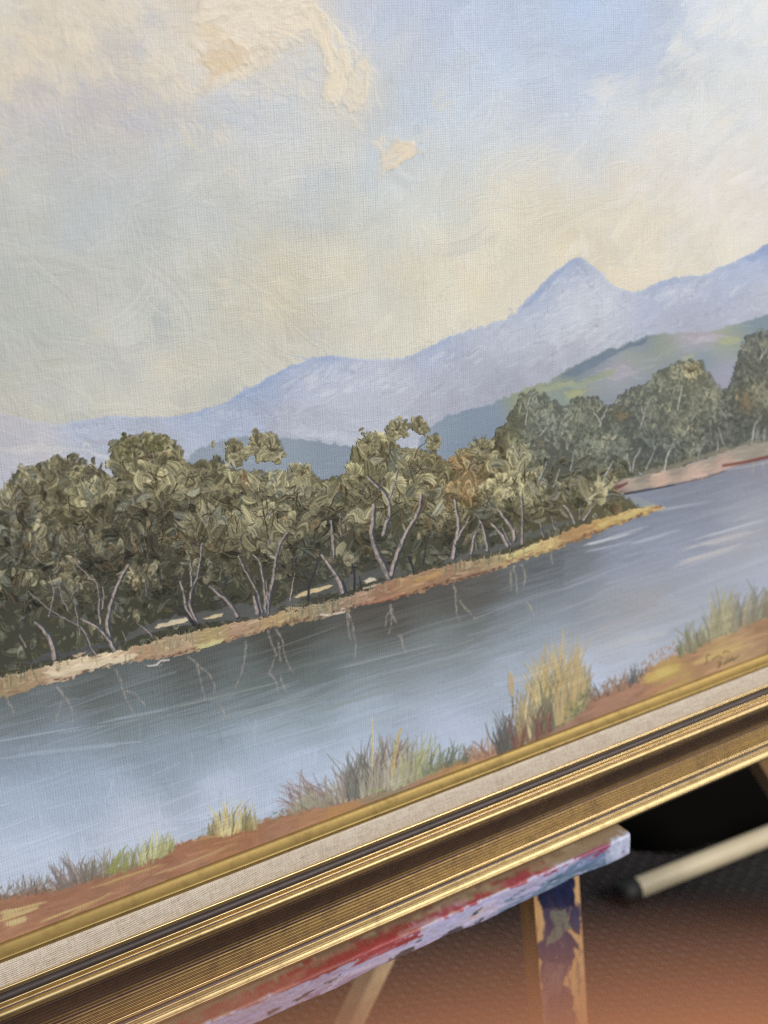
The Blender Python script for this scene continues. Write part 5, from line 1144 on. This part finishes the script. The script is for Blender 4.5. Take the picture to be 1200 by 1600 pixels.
N = NT('pale_dowel'); gsv = N.noise(N.coord((60, 60, 60)), 1., 4); M_dow = N.set(Base_Color=N.mix(gsv, 'C9BCA2', 'B8A888'), Roughness=.5)
lathe('shaft', [(0, 0), (0, r_*.97), (.01, r_), (.99, r_), (1, 0)], z_, gd*.62, M_dow, rod)['label'] = 'pale wooden shaft'
lathe('end_cap', [(0, 0), (0.02, .0090), (.15, .0118), (.4, .0126), (.95, .0122), (1., .0105), (1., .0)], -gd*.017, gd*.0045, plain('black_rubber', '0A0A0A', .6), rod)['label'] = 'black rubber end cap'
# black mound added to make the dark area behind the rod
side_ = nrm(np.cross(gd, [0, 0, 1.])); side_ = side_ if side_[1] > 0 else -side_
bc = g1+gd*.30+side_*.196; bc[2] = 0
black_mound = empty('added_black_mound', 'added black mound filling the dark area behind the pale rod', 'black_mound', Matrix.Translation(Vector(bc)))
Vb, Fb = [], []; nb, mb = 60, 24; rb = np.random.default_rng(5); ph = rb.uniform(0, 6, 8)
for j in range(mb+1):
    a = (j/mb)*math.pi/2
    for k in range(nb):
        b = 2*math.pi*k/nb; ce = abs(math.cos(b))**.6*np.sign(math.cos(b)); se = abs(math.sin(b))**.6*np.sign(math.sin(b)); rr = math.cos(a)**.45
        P = gd*(.30*ce*rr)+side_*(.185*se*rr); hz = .085*math.sin(a)**.8
        wr = .004*math.sin(7*b+ph[0]+4*a)+.003*math.sin(13*b+ph[1])+.002*math.sin(23*b-9*a)
        Vb.append((P[0]*(1+wr*4), P[1]*(1+wr*4), max(.001, hz*(.75+.25*math.sin(3*b+ph[2]))+wr)))
for j in range(mb):
    for k in range(nb): Fb.append((j*nb+k, j*nb+(k+1) % nb, (j+1)*nb+(k+1) % nb, (j+1)*nb+k))
link('black_mound_body', mesh('black_mound_body', Vb, Fb), plain('mound_black', '080706', .95, Specular_IOR_Level=.05), black_mound, True)

# ================================================================ the photographer's finger, just below the lens and far out of focus
def skin_material():
    N = NT('skin'); v = N.coord(); a = N.noise(v, 90., 4); b = N.noise(v, 900., 3)
    return N.set(Base_Color=N.mix(a, SKIN[0], SKIN[1]), Roughness=.5, Subsurface_Weight=.15, Subsurface_Radius=(.004, .0015, .0008), Normal=N.bump(b, .3, .0003))
SKIN = ('C88258', 'B8724C')
def skinned(name, verts, edges, radii, mat, par, root=0, sub=2):
    me = bpy.data.meshes.new(name); me.from_pydata([tuple(v) for v in verts], edges, []); o = link(name, me, mat, par)
    o.modifiers.new('skin', 'SKIN'); 
    if not me.skin_vertices: bpy.context.view_layer.objects.active = o
    for k, r in enumerate(radii): me.skin_vertices[0].data[k].radius = (r, r) if not isinstance(r, tuple) else r
    me.skin_vertices[0].data[root].use_root = True
    s = o.modifiers.new('sub', 'SUBSURF'); s.levels = sub; s.render_levels = sub
    dg = bpy.context.evaluated_depsgraph_get(); ev = o.evaluated_get(dg); m2 = bpy.data.meshes.new_from_object(ev); o.modifiers.clear(); o.data = m2
    m2.polygons.foreach_set('use_smooth', np.ones(len(m2.polygons), bool)); return o
person = empty('person', 'blurred fingertip of the person holding the camera, across the bottom edge', 'person', Matrix.Translation(Vector(camp(0, .03, .03))))
HP = Vector(camp(0, .03, .03))
FZ = .0315
pts = [(-.0150, .0246, FZ), (-.0100, .0228, FZ), (-.003, .0210, FZ), (.006, .0199, FZ), (.018, .0201, FZ), (.030, .0212, FZ+.002), (.048, .0225, FZ+.008), (.066, .030, FZ+.018), (.086, .045, FZ+.024)]
rad = [.0058, .0078, .0085, .0087, .0088, .0092, .0095, .0105, .016]
edges = [(k, k+1) for k in range(len(pts)-1)]
# palm, remaining fingers curled below, thumb, wrist
def addchain(start, P, R):
    base = len(pts); 
    for k, p in enumerate(P): pts.append(p); rad.append(R[k]); edges.append((start if k == 0 else base+k-1, base+k))
    return base+len(P)-1
palm = addchain(8, [(.098, .066, .058), (.110, .095, .066), (.125, .130, .072), (.150, .190, .090), (.175, .270, .115)], [.021, .024, .023, .026, .032])
addchain(8, [(.080, .064, .066), (.052, .056, .060), (.030, .054, .052), (.018, .062, .058)], [.0125, .0092, .0085, .0072])
addchain(9, [(.086, .084, .074), (.060, .078, .070), (.038, .076, .062), (.028, .084, .066)], [.0125, .009, .0082, .007])
addchain(9, [(.092, .100, .080), (.070, .098, .076), (.052, .096, .070), (.044, .104, .072)], [.011, .008, .0073, .0062])
addchain(9, [(.116, .066, .036), (.104, .050, .016), (.088, .040, .004)], [.013, .0105, .0085])
vw = [Vector(camp(*p))-HP for p in pts]
M_skin = skin_material()
skinned('hand', vw, edges, rad, M_skin, person, root=9)
nl = Vector(camp(-.0125, .0238, FZ+.0070))-HP
nail = blob('fingernail', nl, (.0035, .0035, .0035), plain('nail', 'D8A898', .3), person, 8, 2)

for o in list(sc.objects):
    if o.type == 'MESH' and o.parent is None and 'kind' not in o.keys() and 'category' not in o.keys(): print('loose', o.name)
print('tris', sum(len(o.data.loop_triangles) if o.data.loop_triangles else sum(max(1, p.loop_total-2) for p in [] ) for o in sc.objects if o.type == 'MESH'), 'polys', sum(len(o.data.polygons) for o in sc.objects if o.type == 'MESH'))
